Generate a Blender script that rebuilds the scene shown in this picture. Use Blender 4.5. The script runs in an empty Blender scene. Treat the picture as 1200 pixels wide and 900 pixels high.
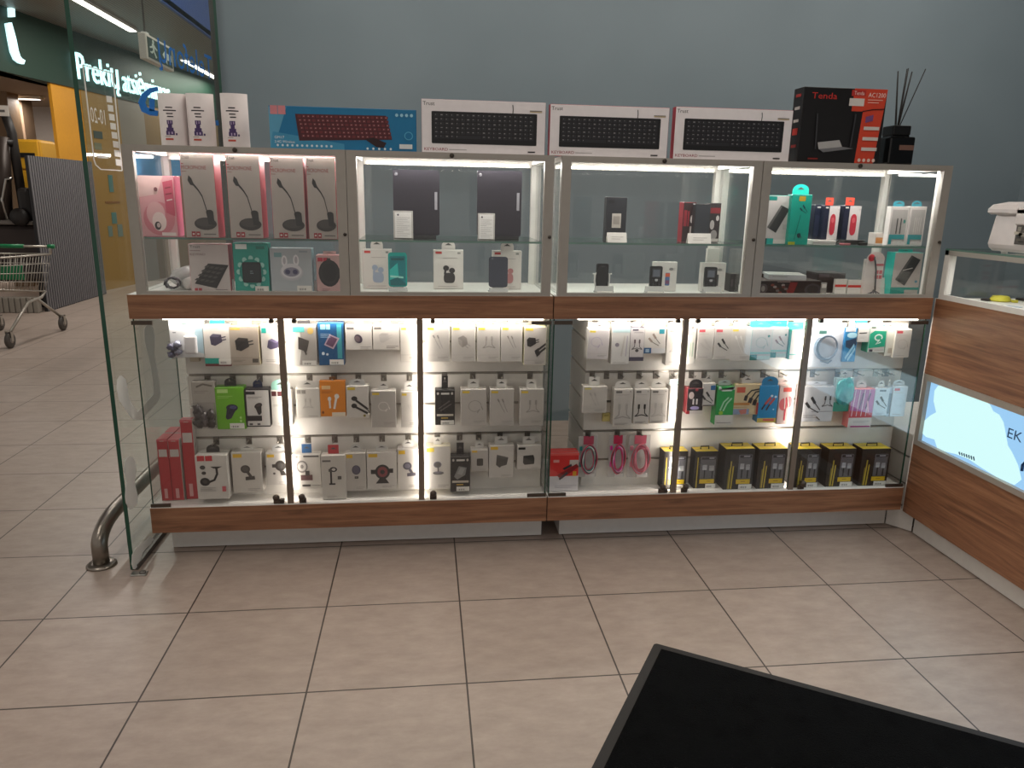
import bpy, bmesh, math, random
from mathutils import Matrix, Vector
random.seed(7)
SC = bpy.context.scene
COL = SC.collection

# ------------------------------------------------------------------ camera
F = 868.6                                     # focal length in pixels of the 1200 wide frame
CAM = Vector((-0.1092, -2.3068, 1.3574))
ANG = (1.32421829, -0.01883255, -0.11484380)
ROT = (Matrix.Rotation(ANG[2], 3, 'Z') @ Matrix.Rotation(ANG[1], 3, 'Y') @ Matrix.Rotation(ANG[0], 3, 'X'))
cd = bpy.data.cameras.new('camera'); cam = bpy.data.objects.new('camera', cd); COL.objects.link(cam)
cam.matrix_world = Matrix.Translation(CAM) @ ROT.to_4x4()
cd.sensor_width = 36; cd.lens = F / 1200 * 36; cd.clip_start = 0.05
SC.camera = cam

# ------------------------------------------------------------------ view, world, lights of the shop
vs = SC.view_settings
vs.view_transform = 'Standard'; vs.look = 'None'; vs.gamma = 1; vs.use_curve_mapping = False
vs.exposure = 0.0
SC.cycles.use_denoising = True
SC.cycles.transparent_max_bounces = 40
SC.cycles.max_bounces = 8
SC.cycles.sample_clamp_indirect = 6
W = bpy.data.worlds.new('world'); SC.world = W; W.use_nodes = True
bgn = W.node_tree.nodes['Background']; bgn.inputs[0].default_value = (1.0, 0.93, 0.86, 1); bgn.inputs[1].default_value = 0.38

LAMP_CEIL = 9.6     # each ceiling panel of the shop, added rear ones included
LAMP_CASE = 3.2      # led strip of one upper case
LAMP_VERT = 0.72     # vertical led profile in the lower cabinets
LAMP_TOP = 2.3       # led strip under the wooden band
LAMP_MALL = 48.0
SIGN_E = 1.25

def area(name, loc, sx, sy, power, direction, color=(1, 1, 1), parent=None, ax=(1, 0, 0)):
    # sx runs along ax
    d = bpy.data.lights.new(name, 'AREA'); d.shape = 'RECTANGLE'; d.size = sx; d.size_y = sy
    d.energy = power; d.color = color
    o = bpy.data.objects.new(name, d); COL.objects.link(o)
    o.location = loc
    z = -Vector(direction).normalized(); x = Vector(ax); x = (x - z * x.dot(z)).normalized(); y = z.cross(x)
    o.rotation_euler = Matrix((x, y, z)).transposed().to_euler()
    if parent: o.parent = parent
    return o

# ------------------------------------------------------------------ pixel rays of the photograph (1200 x 900) -> points of the place
def ray(px, py): return ROT @ Vector(((px - 600) / F, -(py - 450) / F, -1.0))
def on_x(px, py, X): d = ray(px, py); return CAM + d * ((X - CAM.x) / d.x)
def on_y(px, py, Y): d = ray(px, py); return CAM + d * ((Y - CAM.y) / d.y)
def on_z(px, py, Z): d = ray(px, py); return CAM + d * ((Z - CAM.z) / d.z)

# ------------------------------------------------------------------ materials
def lin(c):
    if isinstance(c, str):
        c = [int(c[i:i + 2], 16) / 255 for i in (0, 2, 4)]
        c = [x / 12.92 if x <= 0.04045 else ((x + 0.055) / 1.055) ** 2.4 for x in c]
    return tuple(c[:3])
MATS = {}
def M(c, rough=0.5, metal=0.0, emit=0.0, var=0.06, alpha=1.0):
    key = (c, rough, metal, emit, var, alpha)
    if key in MATS: return MATS[key]
    m = bpy.data.materials.new('paint_%s' % c); m.use_nodes = True
    nt = m.node_tree; b = nt.nodes['Principled BSDF']
    L = lin(c)
    b.inputs['Roughness'].default_value = rough; b.inputs['Metallic'].default_value = metal
    b.inputs['Alpha'].default_value = alpha
    tc = nt.nodes.new('ShaderNodeTexCoord'); no = nt.nodes.new('ShaderNodeTexNoise'); no.inputs['Scale'].default_value = 35
    mx = nt.nodes.new('ShaderNodeMix'); mx.data_type = 'RGBA'
    mx.inputs[6].default_value = (*[x * (1 - var) for x in L], 1); mx.inputs[7].default_value = (*[min(1, x * (1 + var)) for x in L], 1)
    nt.links.new(tc.outputs['Object'], no.inputs['Vector']); nt.links.new(no.outputs['Fac'], mx.inputs[0])
    nt.links.new(mx.outputs[2], b.inputs['Base Color'])
    if emit:
        b.inputs['Emission Color'].default_value = (*L, 1); b.inputs['Emission Strength'].default_value = emit
    MATS[key] = m
    return m
def glass(name, tint=(0.975, 0.98, 0.976), gain=1.0, graze=0.9):
    if name in MATS: return MATS[name]
    m = bpy.data.materials.new(name); m.use_nodes = True; nt = m.node_tree; nt.nodes.clear()
    out = nt.nodes.new('ShaderNodeOutputMaterial'); mix = nt.nodes.new('ShaderNodeMixShader')
    tr = nt.nodes.new('ShaderNodeBsdfTransparent'); gl = nt.nodes.new('ShaderNodeBsdfGlossy')
    tr.inputs[0].default_value = (*tint, 1); gl.inputs['Roughness'].default_value = 0.015
    lw = nt.nodes.new('ShaderNodeLayerWeight'); lw.inputs['Blend'].default_value = 0.5
    pw = nt.nodes.new('ShaderNodeMath'); pw.operation = 'POWER'; pw.inputs[1].default_value = 5
    ma = nt.nodes.new('ShaderNodeMath'); ma.operation = 'MULTIPLY_ADD'; ma.inputs[1].default_value = graze; ma.inputs[2].default_value = 0.04 * gain
    nt.links.new(lw.outputs['Facing'], pw.inputs[0]); nt.links.new(pw.outputs[0], ma.inputs[0])
    nt.links.new(ma.outputs[0], mix.inputs[0]); nt.links.new(tr.outputs[0], mix.inputs[1]); nt.links.new(gl.outputs[0], mix.inputs[2])
    nt.links.new(mix.outputs[0], out.inputs[0])
    MATS[name] = m
    return m
def vinyl_mat():
    m = bpy.data.materials.new('white_vinyl'); m.use_nodes = True; nt = m.node_tree; b = nt.nodes['Principled BSDF']
    b.inputs['Base Color'].default_value = (*lin('EFEDEA'), 1); b.inputs['Roughness'].default_value = 0.7
    tl = nt.nodes.new('ShaderNodeBsdfTranslucent'); tl.inputs[0].default_value = (*lin('EFEDEA'), 1)
    mx = nt.nodes.new('ShaderNodeMixShader'); mx.inputs[0].default_value = 0.5
    nt.links.new(b.outputs[0], mx.inputs[1]); nt.links.new(tl.outputs[0], mx.inputs[2])
    tr = nt.nodes.new('ShaderNodeBsdfTransparent'); m2 = nt.nodes.new('ShaderNodeMixShader'); m2.inputs[0].default_value = 0.06
    nt.links.new(mx.outputs[0], m2.inputs[1]); nt.links.new(tr.outputs[0], m2.inputs[2]); nt.links.new(m2.outputs[0], nt.nodes['Material Output'].inputs[0])
    return m
def node_mat(name, build):
    if name in MATS: return MATS[name]
    m = bpy.data.materials.new(name); m.use_nodes = True
    build(m.node_tree, m.node_tree.nodes['Principled BSDF']); MATS[name] = m
    return m
def ramp(nt, stops):
    r = nt.nodes.new('ShaderNodeValToRGB')
    e = r.color_ramp.elements
    e[0].position, e[0].color = stops[0][0], (*lin(stops[0][1]), 1)
    e[1].position, e[1].color = stops[-1][0], (*lin(stops[-1][1]), 1)
    for p, c in stops[1:-1]:
        k = e.new(p); k.color = (*lin(c), 1)
    return r
def wood_build(nt, b, stretch=(1.2, 14, 22)):
    tc = nt.nodes.new('ShaderNodeTexCoord'); mp = nt.nodes.new('ShaderNodeMapping'); mp.inputs['Scale'].default_value = stretch
    no = nt.nodes.new('ShaderNodeTexNoise'); no.inputs['Scale'].default_value = 2.4; no.inputs['Detail'].default_value = 9; no.inputs['Roughness'].default_value = 0.62
    no.inputs['Distortion'].default_value = 0.8
    r = ramp(nt, [(0.25, '5E3E2C'), (0.48, '8C6045'), (0.62, '9D7052'), (0.85, 'B08463')])
    nt.links.new(tc.outputs['Object'], mp.inputs[0]); nt.links.new(mp.outputs[0], no.inputs['Vector']); nt.links.new(no.outputs['Fac'], r.inputs[0])
    nt.links.new(r.outputs[0], b.inputs['Base Color']); b.inputs['Roughness'].default_value = 0.42
WOOD = node_mat('oak_laminate', wood_build)
WOODY = node_mat('oak_laminate_cross', lambda nt, b: wood_build(nt, b, (14, 1.2, 22)))
def floor_build(nt, b):
    tc = nt.nodes.new('ShaderNodeTexCoord')
    br = nt.nodes.new('ShaderNodeTexBrick'); br.offset = 0; br.squash = 1
    br.inputs['Scale'].default_value = 1; br.inputs['Brick Width'].default_value = 0.45; br.inputs['Row Height'].default_value = 0.45
    br.inputs['Mortar Size'].default_value = 0.0028; br.inputs['Mortar Smooth'].default_value = 0.2; br.inputs['Bias'].default_value = 0
    br.inputs['Color1'].default_value = (*lin('AB9B90'), 1); br.inputs['Color2'].default_value = (*lin('B1A196'), 1); br.inputs['Mortar'].default_value = (*lin('3E332C'), 1)
    no = nt.nodes.new('ShaderNodeTexNoise'); no.inputs['Scale'].default_value = 9; no.inputs['Detail'].default_value = 10; no.inputs['Roughness'].default_value = 0.7
    mp = nt.nodes.new('ShaderNodeMapping'); mp.inputs['Scale'].default_value = (1, 2.2, 1)
    r = ramp(nt, [(0.3, 'E0DDDA'), (0.7, 'FFFFFF')])
    mx = nt.nodes.new('ShaderNodeMix'); mx.data_type = 'RGBA'; mx.blend_type = 'MULTIPLY'; mx.inputs[0].default_value = 1
    nt.links.new(tc.outputs['Object'], br.inputs['Vector']); nt.links.new(tc.outputs['Object'], mp.inputs[0]); nt.links.new(mp.outputs[0], no.inputs['Vector'])
    nt.links.new(no.outputs['Fac'], r.inputs[0]); nt.links.new(br.outputs['Color'], mx.inputs[6]); nt.links.new(r.outputs[0], mx.inputs[7])
    nt.links.new(mx.outputs[2], b.inputs['Base Color']); b.inputs['Roughness'].default_value = 0.38
    bp = nt.nodes.new('ShaderNodeBump'); bp.inputs['Strength'].default_value = 0.25; bp.inputs['Distance'].default_value = 0.002; bp.invert = True
    nt.links.new(br.outputs['Fac'], bp.inputs['Height']); nt.links.new(bp.outputs[0], b.inputs['Normal'])
FLOOR = node_mat('floor_tiles', floor_build)
def wall_build(nt, b):
    tc = nt.nodes.new('ShaderNodeTexCoord'); no = nt.nodes.new('ShaderNodeTexNoise'); no.inputs['Scale'].default_value = 220
    n2 = nt.nodes.new('ShaderNodeTexNoise'); n2.inputs['Scale'].default_value = 1.4
    r = ramp(nt, [(0.3, '717F87'), (0.7, '79878F')])
    bp = nt.nodes.new('ShaderNodeBump'); bp.inputs['Strength'].default_value = 0.06
    nt.links.new(tc.outputs['Object'], no.inputs['Vector']); nt.links.new(tc.outputs['Object'], n2.inputs['Vector'])
    nt.links.new(n2.outputs['Fac'], r.inputs[0]); nt.links.new(r.outputs[0], b.inputs['Base Color'])
    nt.links.new(no.outputs['Fac'], bp.inputs['Height']); nt.links.new(bp.outputs[0], b.inputs['Normal']); b.inputs['Roughness'].default_value = 0.7
WALL = node_mat('blue_grey_wall_paint', wall_build)
def perf_build(nt, b):
    tc = nt.nodes.new('ShaderNodeTexCoord'); v = nt.nodes.new('ShaderNodeTexVoronoi'); v.inputs['Scale'].default_value = 26; v.inputs['Randomness'].default_value = 0
    r = ramp(nt, [(0.28, '3A3835'), (0.4, '8C8880')])
    nt.links.new(tc.outputs['Object'], v.inputs['Vector']); nt.links.new(v.outputs['Distance'], r.inputs[0]); nt.links.new(r.outputs[0], b.inputs['Base Color'])
PERF = node_mat('perforated_metal', perf_build)
def pile_build(nt, b):
    tc = nt.nodes.new('ShaderNodeTexCoord'); no = nt.nodes.new('ShaderNodeTexNoise'); no.inputs['Scale'].default_value = 330; no.inputs['Detail'].default_value = 3
    n2 = nt.nodes.new('ShaderNodeTexNoise'); n2.inputs['Scale'].default_value = 14; n2.inputs['Detail'].default_value = 6
    ad = nt.nodes.new('ShaderNodeMath'); ad.operation = 'ADD'
    r = ramp(nt, [(0.75, '040405'), (1.25, '0B0C0D')])
    bp = nt.nodes.new('ShaderNodeBump'); bp.inputs['Strength'].default_value = 0.8; bp.inputs['Distance'].default_value = 0.004
    for n in (no, n2): nt.links.new(tc.outputs['Object'], n.inputs['Vector'])
    nt.links.new(no.outputs['Fac'], ad.inputs[0]); nt.links.new(n2.outputs['Fac'], ad.inputs[1]); nt.links.new(ad.outputs[0], r.inputs[0])
    nt.links.new(r.outputs[0], b.inputs['Base Color']); nt.links.new(no.outputs['Fac'], bp.inputs['Height']); nt.links.new(bp.outputs[0], b.inputs['Normal'])
    b.inputs['Roughness'].default_value = 1.0; b.inputs['Specular IOR Level'].default_value = 0.1
PILE = node_mat('black_mat_pile', pile_build)

def lit(c, e=1.0):
    def build(nt, b):
        b.inputs['Base Color'].default_value = (0.01, 0.01, 0.012, 1); b.inputs['Roughness'].default_value = 0.5; b.inputs['Specular IOR Level'].default_value = 0.1
        b.inputs['Emission Color'].default_value = (*lin(c), 1); b.inputs['Emission Strength'].default_value = e
    return node_mat('lit_%s' % c, build)
STEEL = M('B9B7B2', 0.28, 1.0); ALU = M('A9A7A2', 0.38, 0.85); DARKALU = M('6A6560', 0.45, 0.6)
WHITE = M('E9E6E1', 0.45); LAMINATE = M('DCD9D4', 0.4); BLACK = M('141414', 0.45); GREY = M('77767A', 0.5)
GLASS = glass('clear_glass'); PGLASS = glass('partition_glass', (0.93, 0.965, 0.945), 0.7, 0.3); EDGE = M('1E4A3A', 0.15)
SHELFG = glass('shelf_glass', (0.92, 0.965, 0.945), 1.2); SHELFEDGE = M('5F7F74', 0.2)
FILM = glass('clear_film', (0.97, 0.97, 0.98), 1.0)
LED = M('FFF6E8', 0.5, 0, 9.0); LEDW = M('FFF9F0', 0.5, 0, 7.0)

# ------------------------------------------------------------------ mesh builder
_TXT = {}
def text_shape(s, shear=0.0):
    key = (s, shear)
    if key in _TXT: return _TXT[key]
    cu = bpy.data.curves.new('t', 'FONT'); cu.body = s; cu.resolution_u = 2; cu.shear = shear
    o = bpy.data.objects.new('t', cu); COL.objects.link(o)
    dg = bpy.context.evaluated_depsgraph_get(); dg.update()
    me = bpy.data.meshes.new_from_object(o.evaluated_get(dg))
    vs_ = [(v.co.x, v.co.y) for v in me.vertices]; fs = [tuple(p.vertices) for p in me.polygons]
    x0, x1 = min(v[0] for v in vs_), max(v[0] for v in vs_); y0, y1 = min(v[1] for v in vs_), max(v[1] for v in vs_)
    vs_ = [((a - x0) / (x1 - x0), (b - y0) / (y1 - y0)) for a, b in vs_]
    bpy.data.objects.remove(o); bpy.data.curves.remove(cu); bpy.data.meshes.remove(me)
    _TXT[key] = (vs_, fs)
    return _TXT[key]

class MB:
    def __init__(s): s.v = []; s.f = []; s.m = []; s.mats = []; s.sm = []
    def mi(s, m):
        if m not in s.mats: s.mats.append(m)
        return s.mats.index(m)
    def add(s, vs_, fs, m, smooth=False, fm=None):
        o = len(s.v); s.v += [tuple(v) for v in vs_]
        for k, f in enumerate(fs):
            s.f.append(tuple(i + o for i in f)); s.m.append(s.mi(fm[k] if fm else m)); s.sm.append(smooth)
        return s
    def box(s, x0, y0, z0, x1, y1, z1, m, fm=None):
        vs_ = [(x0, y0, z0), (x1, y0, z0), (x1, y1, z0), (x0, y1, z0), (x0, y0, z1), (x1, y0, z1), (x1, y1, z1), (x0, y1, z1)]
        # faces: bottom, top, front(-y), right(+x), back(+y), left(-x)
        return s.add(vs_, [(0, 3, 2, 1), (4, 5, 6, 7), (0, 1, 5, 4), (1, 2, 6, 5), (2, 3, 7, 6), (3, 0, 4, 7)], m, False, fm)
    def bbox(s, x0, y0, z0, x1, y1, z1, m, bev=0.002, seg=2, smooth=False):
        bm = bmesh.new(); bmesh.ops.create_cube(bm, size=1)
        for v in bm.verts:
            v.co = Vector((x0 + (v.co.x + .5) * (x1 - x0), y0 + (v.co.y + .5) * (y1 - y0), z0 + (v.co.z + .5) * (z1 - z0)))
        bmesh.ops.bevel(bm, geom=bm.edges[:] + bm.verts[:], offset=min(bev, .45 * min(x1 - x0, y1 - y0, z1 - z0)), segments=seg, affect='EDGES', profile=0.5)
        bm.verts.index_update()
        s.add([v.co[:] for v in bm.verts], [tuple(v.index for v in f.verts) for f in bm.faces], m, smooth); bm.free()
        return s
    def prism(s, pts, t0, t1, m, plane='xz', smooth=False, side=None):
        """outline pts in the plane, extruded from t0 to t1 on the third axis"""
        def P(a, b, t): return (a, t, b) if plane == 'xz' else ((a, b, t) if plane == 'xy' else (t, a, b))
        n = len(pts)
        vs_ = [P(a, b, t0) for a, b in pts] + [P(a, b, t1) for a, b in pts]
        fs = [tuple(range(n)), tuple(range(2 * n - 1, n - 1, -1))] + [(i, i + n, (i + 1) % n + n, (i + 1) % n) for i in range(n)]
        return s.add(vs_, fs, m, False, [m, m] + [side or m] * n)
    def tube(s, pts, r, m, n=8, closed=False):
        pts = [Vector(p) for p in pts]; k = len(pts)
        rs = r if isinstance(r, (list, tuple)) else [r] * k
        vs_ = []; prev = None
        for i, p in enumerate(pts):
            if closed: t = pts[(i + 1) % k] - pts[i - 1]
            else: t = pts[min(i + 1, k - 1)] - pts[max(i - 1, 0)]
            t.normalize()
            if prev is None: a = t.orthogonal().normalized()
            else:
                a = prev - t * prev.dot(t)
                a = a.normalized() if a.length > 1e-6 else t.orthogonal().normalized()
            prev = a; b = t.cross(a)
            for j in range(n):
                q = 2 * math.pi * j / n
                vs_.append(p + (a * math.cos(q) + b * math.sin(q)) * rs[i])
        fs = []
        for i in range(k if closed else k - 1):
            i2 = (i + 1) % k
            for j in range(n): fs.append((i * n + j, i * n + (j + 1) % n, i2 * n + (j + 1) % n, i2 * n + j))
        if not closed: fs += [tuple(range(n - 1, -1, -1)), tuple((k - 1) * n + j for j in range(n))]
        return s.add(vs_, fs, m, True)
    def lathe(s, prof, m, n=24, c=(0, 0, 0), axis='z'):
        vs_ = []; fs = []
        for r, h in prof:
            for j in range(n):
                q = 2 * math.pi * j / n; a, b = r * math.cos(q), r * math.sin(q)
                vs_.append((c[0] + a, c[1] + b, c[2] + h) if axis == 'z' else ((c[0] + a, c[1] + h, c[2] + b) if axis == 'y' else (c[0] + h, c[1] + a, c[2] + b)))
        for i in range(len(prof) - 1):
            for j in range(n): fs.append((i * n + j, i * n + (j + 1) % n, (i + 1) * n + (j + 1) % n, (i + 1) * n + j))
        if prof[0][0] > 1e-6: fs.append(tuple(range(n - 1, -1, -1)))
        if prof[-1][0] > 1e-6: fs.append(tuple((len(prof) - 1) * n + j for j in range(n)))
        return s.add(vs_, fs, m, True)
    def text(s, t, fn, m, depth=None, shear=0.0):
        """fn maps (u, v) of the text box, 0..1 from lower left, to a point"""
        vs_, fs = text_shape(t, shear)
        return s.add([fn(a, b) for a, b in vs_], fs, m)
    def build(s, name, parent=None, loc=None, rot=None):
        me = bpy.data.meshes.new(name); me.from_pydata(s.v, [], s.f)
        for m in s.mats: me.materials.append(m)
        me.polygons.foreach_set('material_index', s.m); me.polygons.foreach_set('use_smooth', s.sm); me.update()
        o = bpy.data.objects.new(name, me); COL.objects.link(o)
        if parent: o.parent = parent
        if loc is not None: o.location = loc
        if rot is not None: o.rotation_euler = rot
        return o

def tag(o, label, cat, group=None):
    o['label'] = label; o['category'] = cat
    if group: o['group'] = group
    return o
def thing(name, label, cat, loc=(0, 0, 0), rot=(0, 0, 0), group=None):
    o = bpy.data.objects.new(name, None); COL.objects.link(o); o.location = loc; o.rotation_euler = rot
    o.empty_display_size = 0.05
    return tag(o, label, cat, group)
def struct(o): o['kind'] = 'structure'; return o
def ring(cx, cy, rx, ry, n=16, a0=0, a1=2 * math.pi):
    full = abs(a1 - a0 - 2 * math.pi) < 1e-6
    return [(cx + rx * math.cos(a0 + (a1 - a0) * i / (n if full else n - 1)), cy + ry * math.sin(a0 + (a1 - a0) * i / (n if full else n - 1))) for i in range(n)]
def rrect(x0, y0, x1, y1, r, n=4):
    out = []
    for cx, cy, a in ((x1 - r, y1 - r, 0), (x0 + r, y1 - r, 1), (x0 + r, y0 + r, 2), (x1 - r, y0 + r, 3)):
        for i in range(n + 1):
            q = (a + i / n) * math.pi / 2; out.append((cx + r * math.cos(q), cy + r * math.sin(q)))
    return out

# ================================================================== SETTING
struct(MB().box(-9, -5, -0.05, 4.2, 15, 0, FLOOR).build('floor'))
struct(MB().box(-1.19, 2.1, 0, 4.2, 2.2, 3.3, WALL).build('wall_back'))
struct(MB().box(3.6, -5, 0, 3.7, 2.1, 3.3, WALL).build('wall_right'))
struct(MB().box(-1.212, 2.07, 0, -1.186, 2.2, 3.3, M('3A322E', 0.4)).build('trim_1'))           # dark post closing the wall
struct(MB().box(-1.3, -5, 3.3, 4.2, 2.2, 3.36, M('55524E', 0.8)).build('ceiling'))
for k, (lx, ly) in enumerate(((-0.2, -2.6), (0.9, -0.6), (-0.35, 1.1), (1.15, 1.0), (2.65, 1.1))):  # last three are unseen lamps added to brighten the back wall
    t = thing('ceiling_light', ['flat white ceiling panel lamp above the shop entrance', 'flat white ceiling panel lamp above the black mat', 'added ceiling panel lamp brightening the wall behind the left counter', 'added ceiling panel lamp brightening the wall behind the middle of the counters', 'added ceiling panel lamp brightening the wall corner behind the right counter'][k], 'lamp', (lx, ly, 3.3), group='ceiling panel lamps')
    MB().box(-.62, -.32, -.03, .62, -.30, 0, WHITE).box(-.62, .30, -.03, .62, .32, 0, WHITE).box(-.62, -.3, -.03, -.6, .3, 0, WHITE).box(.6, -.3, -.03, .62, .3, 0, WHITE).build('lamp_frame', t)
    MB().box(-.6, -.3, -.012, .6, .3, -.002, M('FFF3E4', 0.5, 0, 2.5)).build('diffuser', t)
    area('lamp_light', (0, 0, -0.035), 1.2, .6, LAMP_CEIL * (.95, 1, .95, .85, 1.45)[k], (0, 0, -1), (1, .93, .85), t)

# ---- glass partition between shop and mall
gp = thing('glass_partition', 'tall clear glass partition with white vinyl shapes at the left end of the counters', 'partition', (-1.18, 0.295, 0))
X = MB(); X.box(-.007, 0, .012, .007, 1.765, 3.2, PGLASS, [PGLASS, PGLASS, EDGE, PGLASS, EDGE, PGLASS]); X.build('glass_pane', gp)
MB().box(-.012, .02, 0, .012, 1.76, .02, DARKALU).build('floor_channel', gp)
MB().bbox(.0, -.03, 0, .055, .0, .006, STEEL).lathe([(.012, 0), (.012, .006), (.006, .01)], DARKALU, 12, (.04, -.015, .004)).build('floor_clip', gp)
VIN = vinyl_mat()
def pp(px, py): p = on_x(px, py, -1.172); return (p.y - .295, p.z)
def ribbon(pts):
    L, R = [], []
    for i, (x, y, r) in enumerate(pts):
        a = pts[max(i - 1, 0)]; b = pts[min(i + 1, len(pts) - 1)]
        dx, dy = b[0] - a[0], b[1] - a[1]; n = math.hypot(dx, dy) or 1
        L.append((x - dy / n * r, y + dx / n * r)); R.append((x + dy / n * r, y - dx / n * r))
    return L + R[::-1]
def vinyl(mb, outline): mb.prism([pp(*q) for q in outline], .0075, .009, VIN, 'yz')
for shp in ([(141, 440, 1), (142, 445, 5), (143, 455, 6.5), (145, 467, 6), (149, 474, 5), (154, 482, 5), (158, 487, 5), (163, 488, 5), (172, 478, 5), (181, 468, 5), (184, 462, 4), (183, 450, 3.6), (180, 430, 3.3), (177, 415, 3.5), (176, 406, 5), (175, 395, 6), (174, 384, 5), (173.5, 380, 1)],
            [(152, 535, 1), (152, 539, 5.5), (152.5, 548, 7), (152.5, 557, 6), (153, 565, 4.5), (153, 572, 6), (154, 582, 7.5), (154, 590, 6.5), (153, 597, 1)],
            [(157, 667, 1), (158, 662, 4), (160, 652, 5.5), (163, 645, 5), (168, 640, 4), (174, 635, 3.5), (178, 630, 3)]):
    m_ = MB(); vinyl(m_, ribbon(shp)); m_.build('vinyl_decal', gp)
m_ = MB()                                        # opening hours frame
fr = [(97, 76), (132, 86), (143, 200), (118, 198.5), (112, 193), (110, 187)]
for a, b in zip(fr, fr[1:] + fr[:1]):
    vinyl(m_, ribbon([(*a, .55), (*b, .55)]))
for k in range(8):
    x, y = 124.5 + k * 1.55, 112 + k * 10.6
    vinyl(m_, [(x, y), (x + 6, y + 1), (x + 6.8, y + 8.5), (x + .8, y + 7.5)])
vinyl(m_, [(114, 182), (126, 183), (126.3, 186), (114.3, 185)])
a, b = pp(107, 143), pp(122, 129)
m_.text('10-20', lambda u, v: (.0085, b[0] + (a[0] - b[0]) * u, a[1] + (b[1] - a[1]) * v), VIN)
m_.build('opening_hours_decal', gp)
BLUEV = M('1168B8', 0.5)
m_ = MB()
a, b = pp(187, 84), pp(247, 60)
def telfn(u, v):
    y = b[0] + (a[0] - b[0]) * u
    return (.0085, y, 1.832 + .04 * (y - a[0]) / (b[0] - a[0]) + .148 * v)
m_.text('Telefonų', telfn, BLUEV)
# second row of letters, mostly hidden behind the paper cylinders
for sh in ([(185, 104, 2.5), (176, 106, 3), (169, 112, 3.5), (166, 120, 4), (169, 128, 4), (177, 132, 3.5), (185, 133, 3)], [(178, 116, 3), (178, 130, 3)],
           [(212, 118, 2), (214, 144, 2)], [(247, 128, 1.2), (249, 150, 1.2)], [(254, 141, 1.6), (255, 147, 1.6)]):
    vv = [pp(*q) for q in ribbon(sh)]; m_.prism(vv, .0075, .009, BLUEV, 'yz')
m_.build('mirrored_lettering_decal', gp)
m_ = MB(); m_.prism([pp(*q) for q in ((152, 172), (216, 178), (218, 206), (154, 206))], .0075, .0085, M('4FA3DC', 0.5), 'yz'); m_.build('blue_pane_patch', gp)  # plain blue sheet laid on the partition pane

# ---- bent steel guard rail outside the partition
gr = thing('guard_rail', 'bent stainless steel guard rail on the floor left of the glass partition', 'rail', (-1.315, 0.364, 0))
pts = [(0, 0, 0), (0, 0, .06)] + [(0, .17 - .17 * math.cos(q), .075 + .075 * math.sin(q) ) for q in [math.pi / 2 * i / 8 for i in range(9)]] + [(0, .6, .152), (0, 1.55, .152)]
MB().tube(pts, .028, M('8D857C', 0.3, 0.9), 16).build('rail_tube', gr)
MB().lathe([(.052, 0), (.052, .005), (.046, .010), (.03, .012)], M('8D857C', 0.3, 0.9), 28).build('floor_flange', gr)

# ---- mall across the corridor
FA, FB = Vector((-4.74, 6.99, 0)), Vector((-4.17, 10.6, 0))
FD = (FB - FA).normalized(); FN = Vector((FD.y, -FD.x, 0))
def on_f(px, py, off=0):
    d = ray(px, py); q = CAM + d * ((FA + FN * off - CAM).dot(FN) / d.dot(FN)); r = q - FA
    return r.dot(FD), q.z
def fpt(s, z, off=0): p = FA + FD * s + FN * off; return (p.x, p.y, z)
def fbox(mb, s0, s1, z0, z1, o0, o1, m):
    vs_ = [fpt(s, z, o) for z in (z0, z1) for s, o in ((s0, o0), (s1, o0), (s1, o1), (s0, o1))]
    mb.add(vs_, [(0, 3, 2, 1), (4, 5, 6, 7), (0, 1, 5, 4), (1, 2, 6, 5), (2, 3, 7, 6), (3, 0, 4, 7)], m)
    return mb
S = [on_f(62, 107)[0], on_f(96, 112)[0], on_f(140, 130)[0], on_f(170, 140)[0]]
struct(fbox(MB(), -2.5, 9, 2.607, 3.3, -.3, 0, M('123527', 0.6)).build('wall_mall_fascia'))
struct(fbox(MB(), S[0], S[1], 0, 2.607, -.06, -.02, M('D9981F', 0.5)).build('trim_2'))
och = fbox(MB(), S[1], S[2], 0, 2.607, -.3, -.01, M('A07A34', 0.55))
for (x0, y0, x1, y1, c) in ((110, 153, 121, 163, '3F4B45'), (111, 167, 120, 176, '77785F'), (127, 205, 134, 225, '4F7C78'), (131, 249, 138, 262, '4F7C78'), (127, 265, 133, 277, '6D8078'), (138, 263, 145, 277, '6D8078'), (124, 236, 141, 238, '8A5A2A')):
    s0, z1 = on_f(x0, y0); s1, z0 = on_f(x1, y1)
    fbox(och, s0, s1, min(z0, z1), max(z0, z1), -.01, -.004, M(c, .6))
struct(och.build('trim_3'))
struct(fbox(MB(), S[2], S[3], 0, 2.607, -.3, -.01, M('8C8378', 0.6)).build('trim_4'))
struct(fbox(MB(), S[3], 9, 0, 2.607, -.3, -.01, M('7A6242', 0.6)).build('trim_5'))
struct(MB().box(-9, 10.9, 0, -4.35, 11.0, 2.607, M('C4BBB4', 0.7)).build('wall_mall_far'))
for k, (x0, x1, y) in enumerate(((2, 13, 9.0), (12, 29, 9.6))):
    a, b = on_y(x0 - (12 if k == 0 else 0), 150, y), on_y(x1, 150, y)
    struct(MB().box(a.x, y, 0, b.x, y + .3, 2.607, M('6F5B48' if k else '8A7258', 0.6)).build('trim_%d' % (6 + k)))
struct(MB().box(-9, 6.2, 2.607, -4.75, 11, 2.66, M('9A8672', 0.7)).build('ceiling_mall_room'))
struct(MB().box(-7.5, 1.0, 3.3, -2.82, 16, 3.36, PERF).build('ceiling_mall'))
struct(MB().box(-2.86, 1.6, 3.29, -2.82, 16, 4.3, M('0450B0', 0.45)).build('trim_8'))
t = thing('ceiling_light', 'added unseen lamp bar above the corridor, brightening the blue fascia', 'lamp', (-1.7, 4.6, 4.1))  # out of view, added only to brighten the blue fascia
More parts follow.
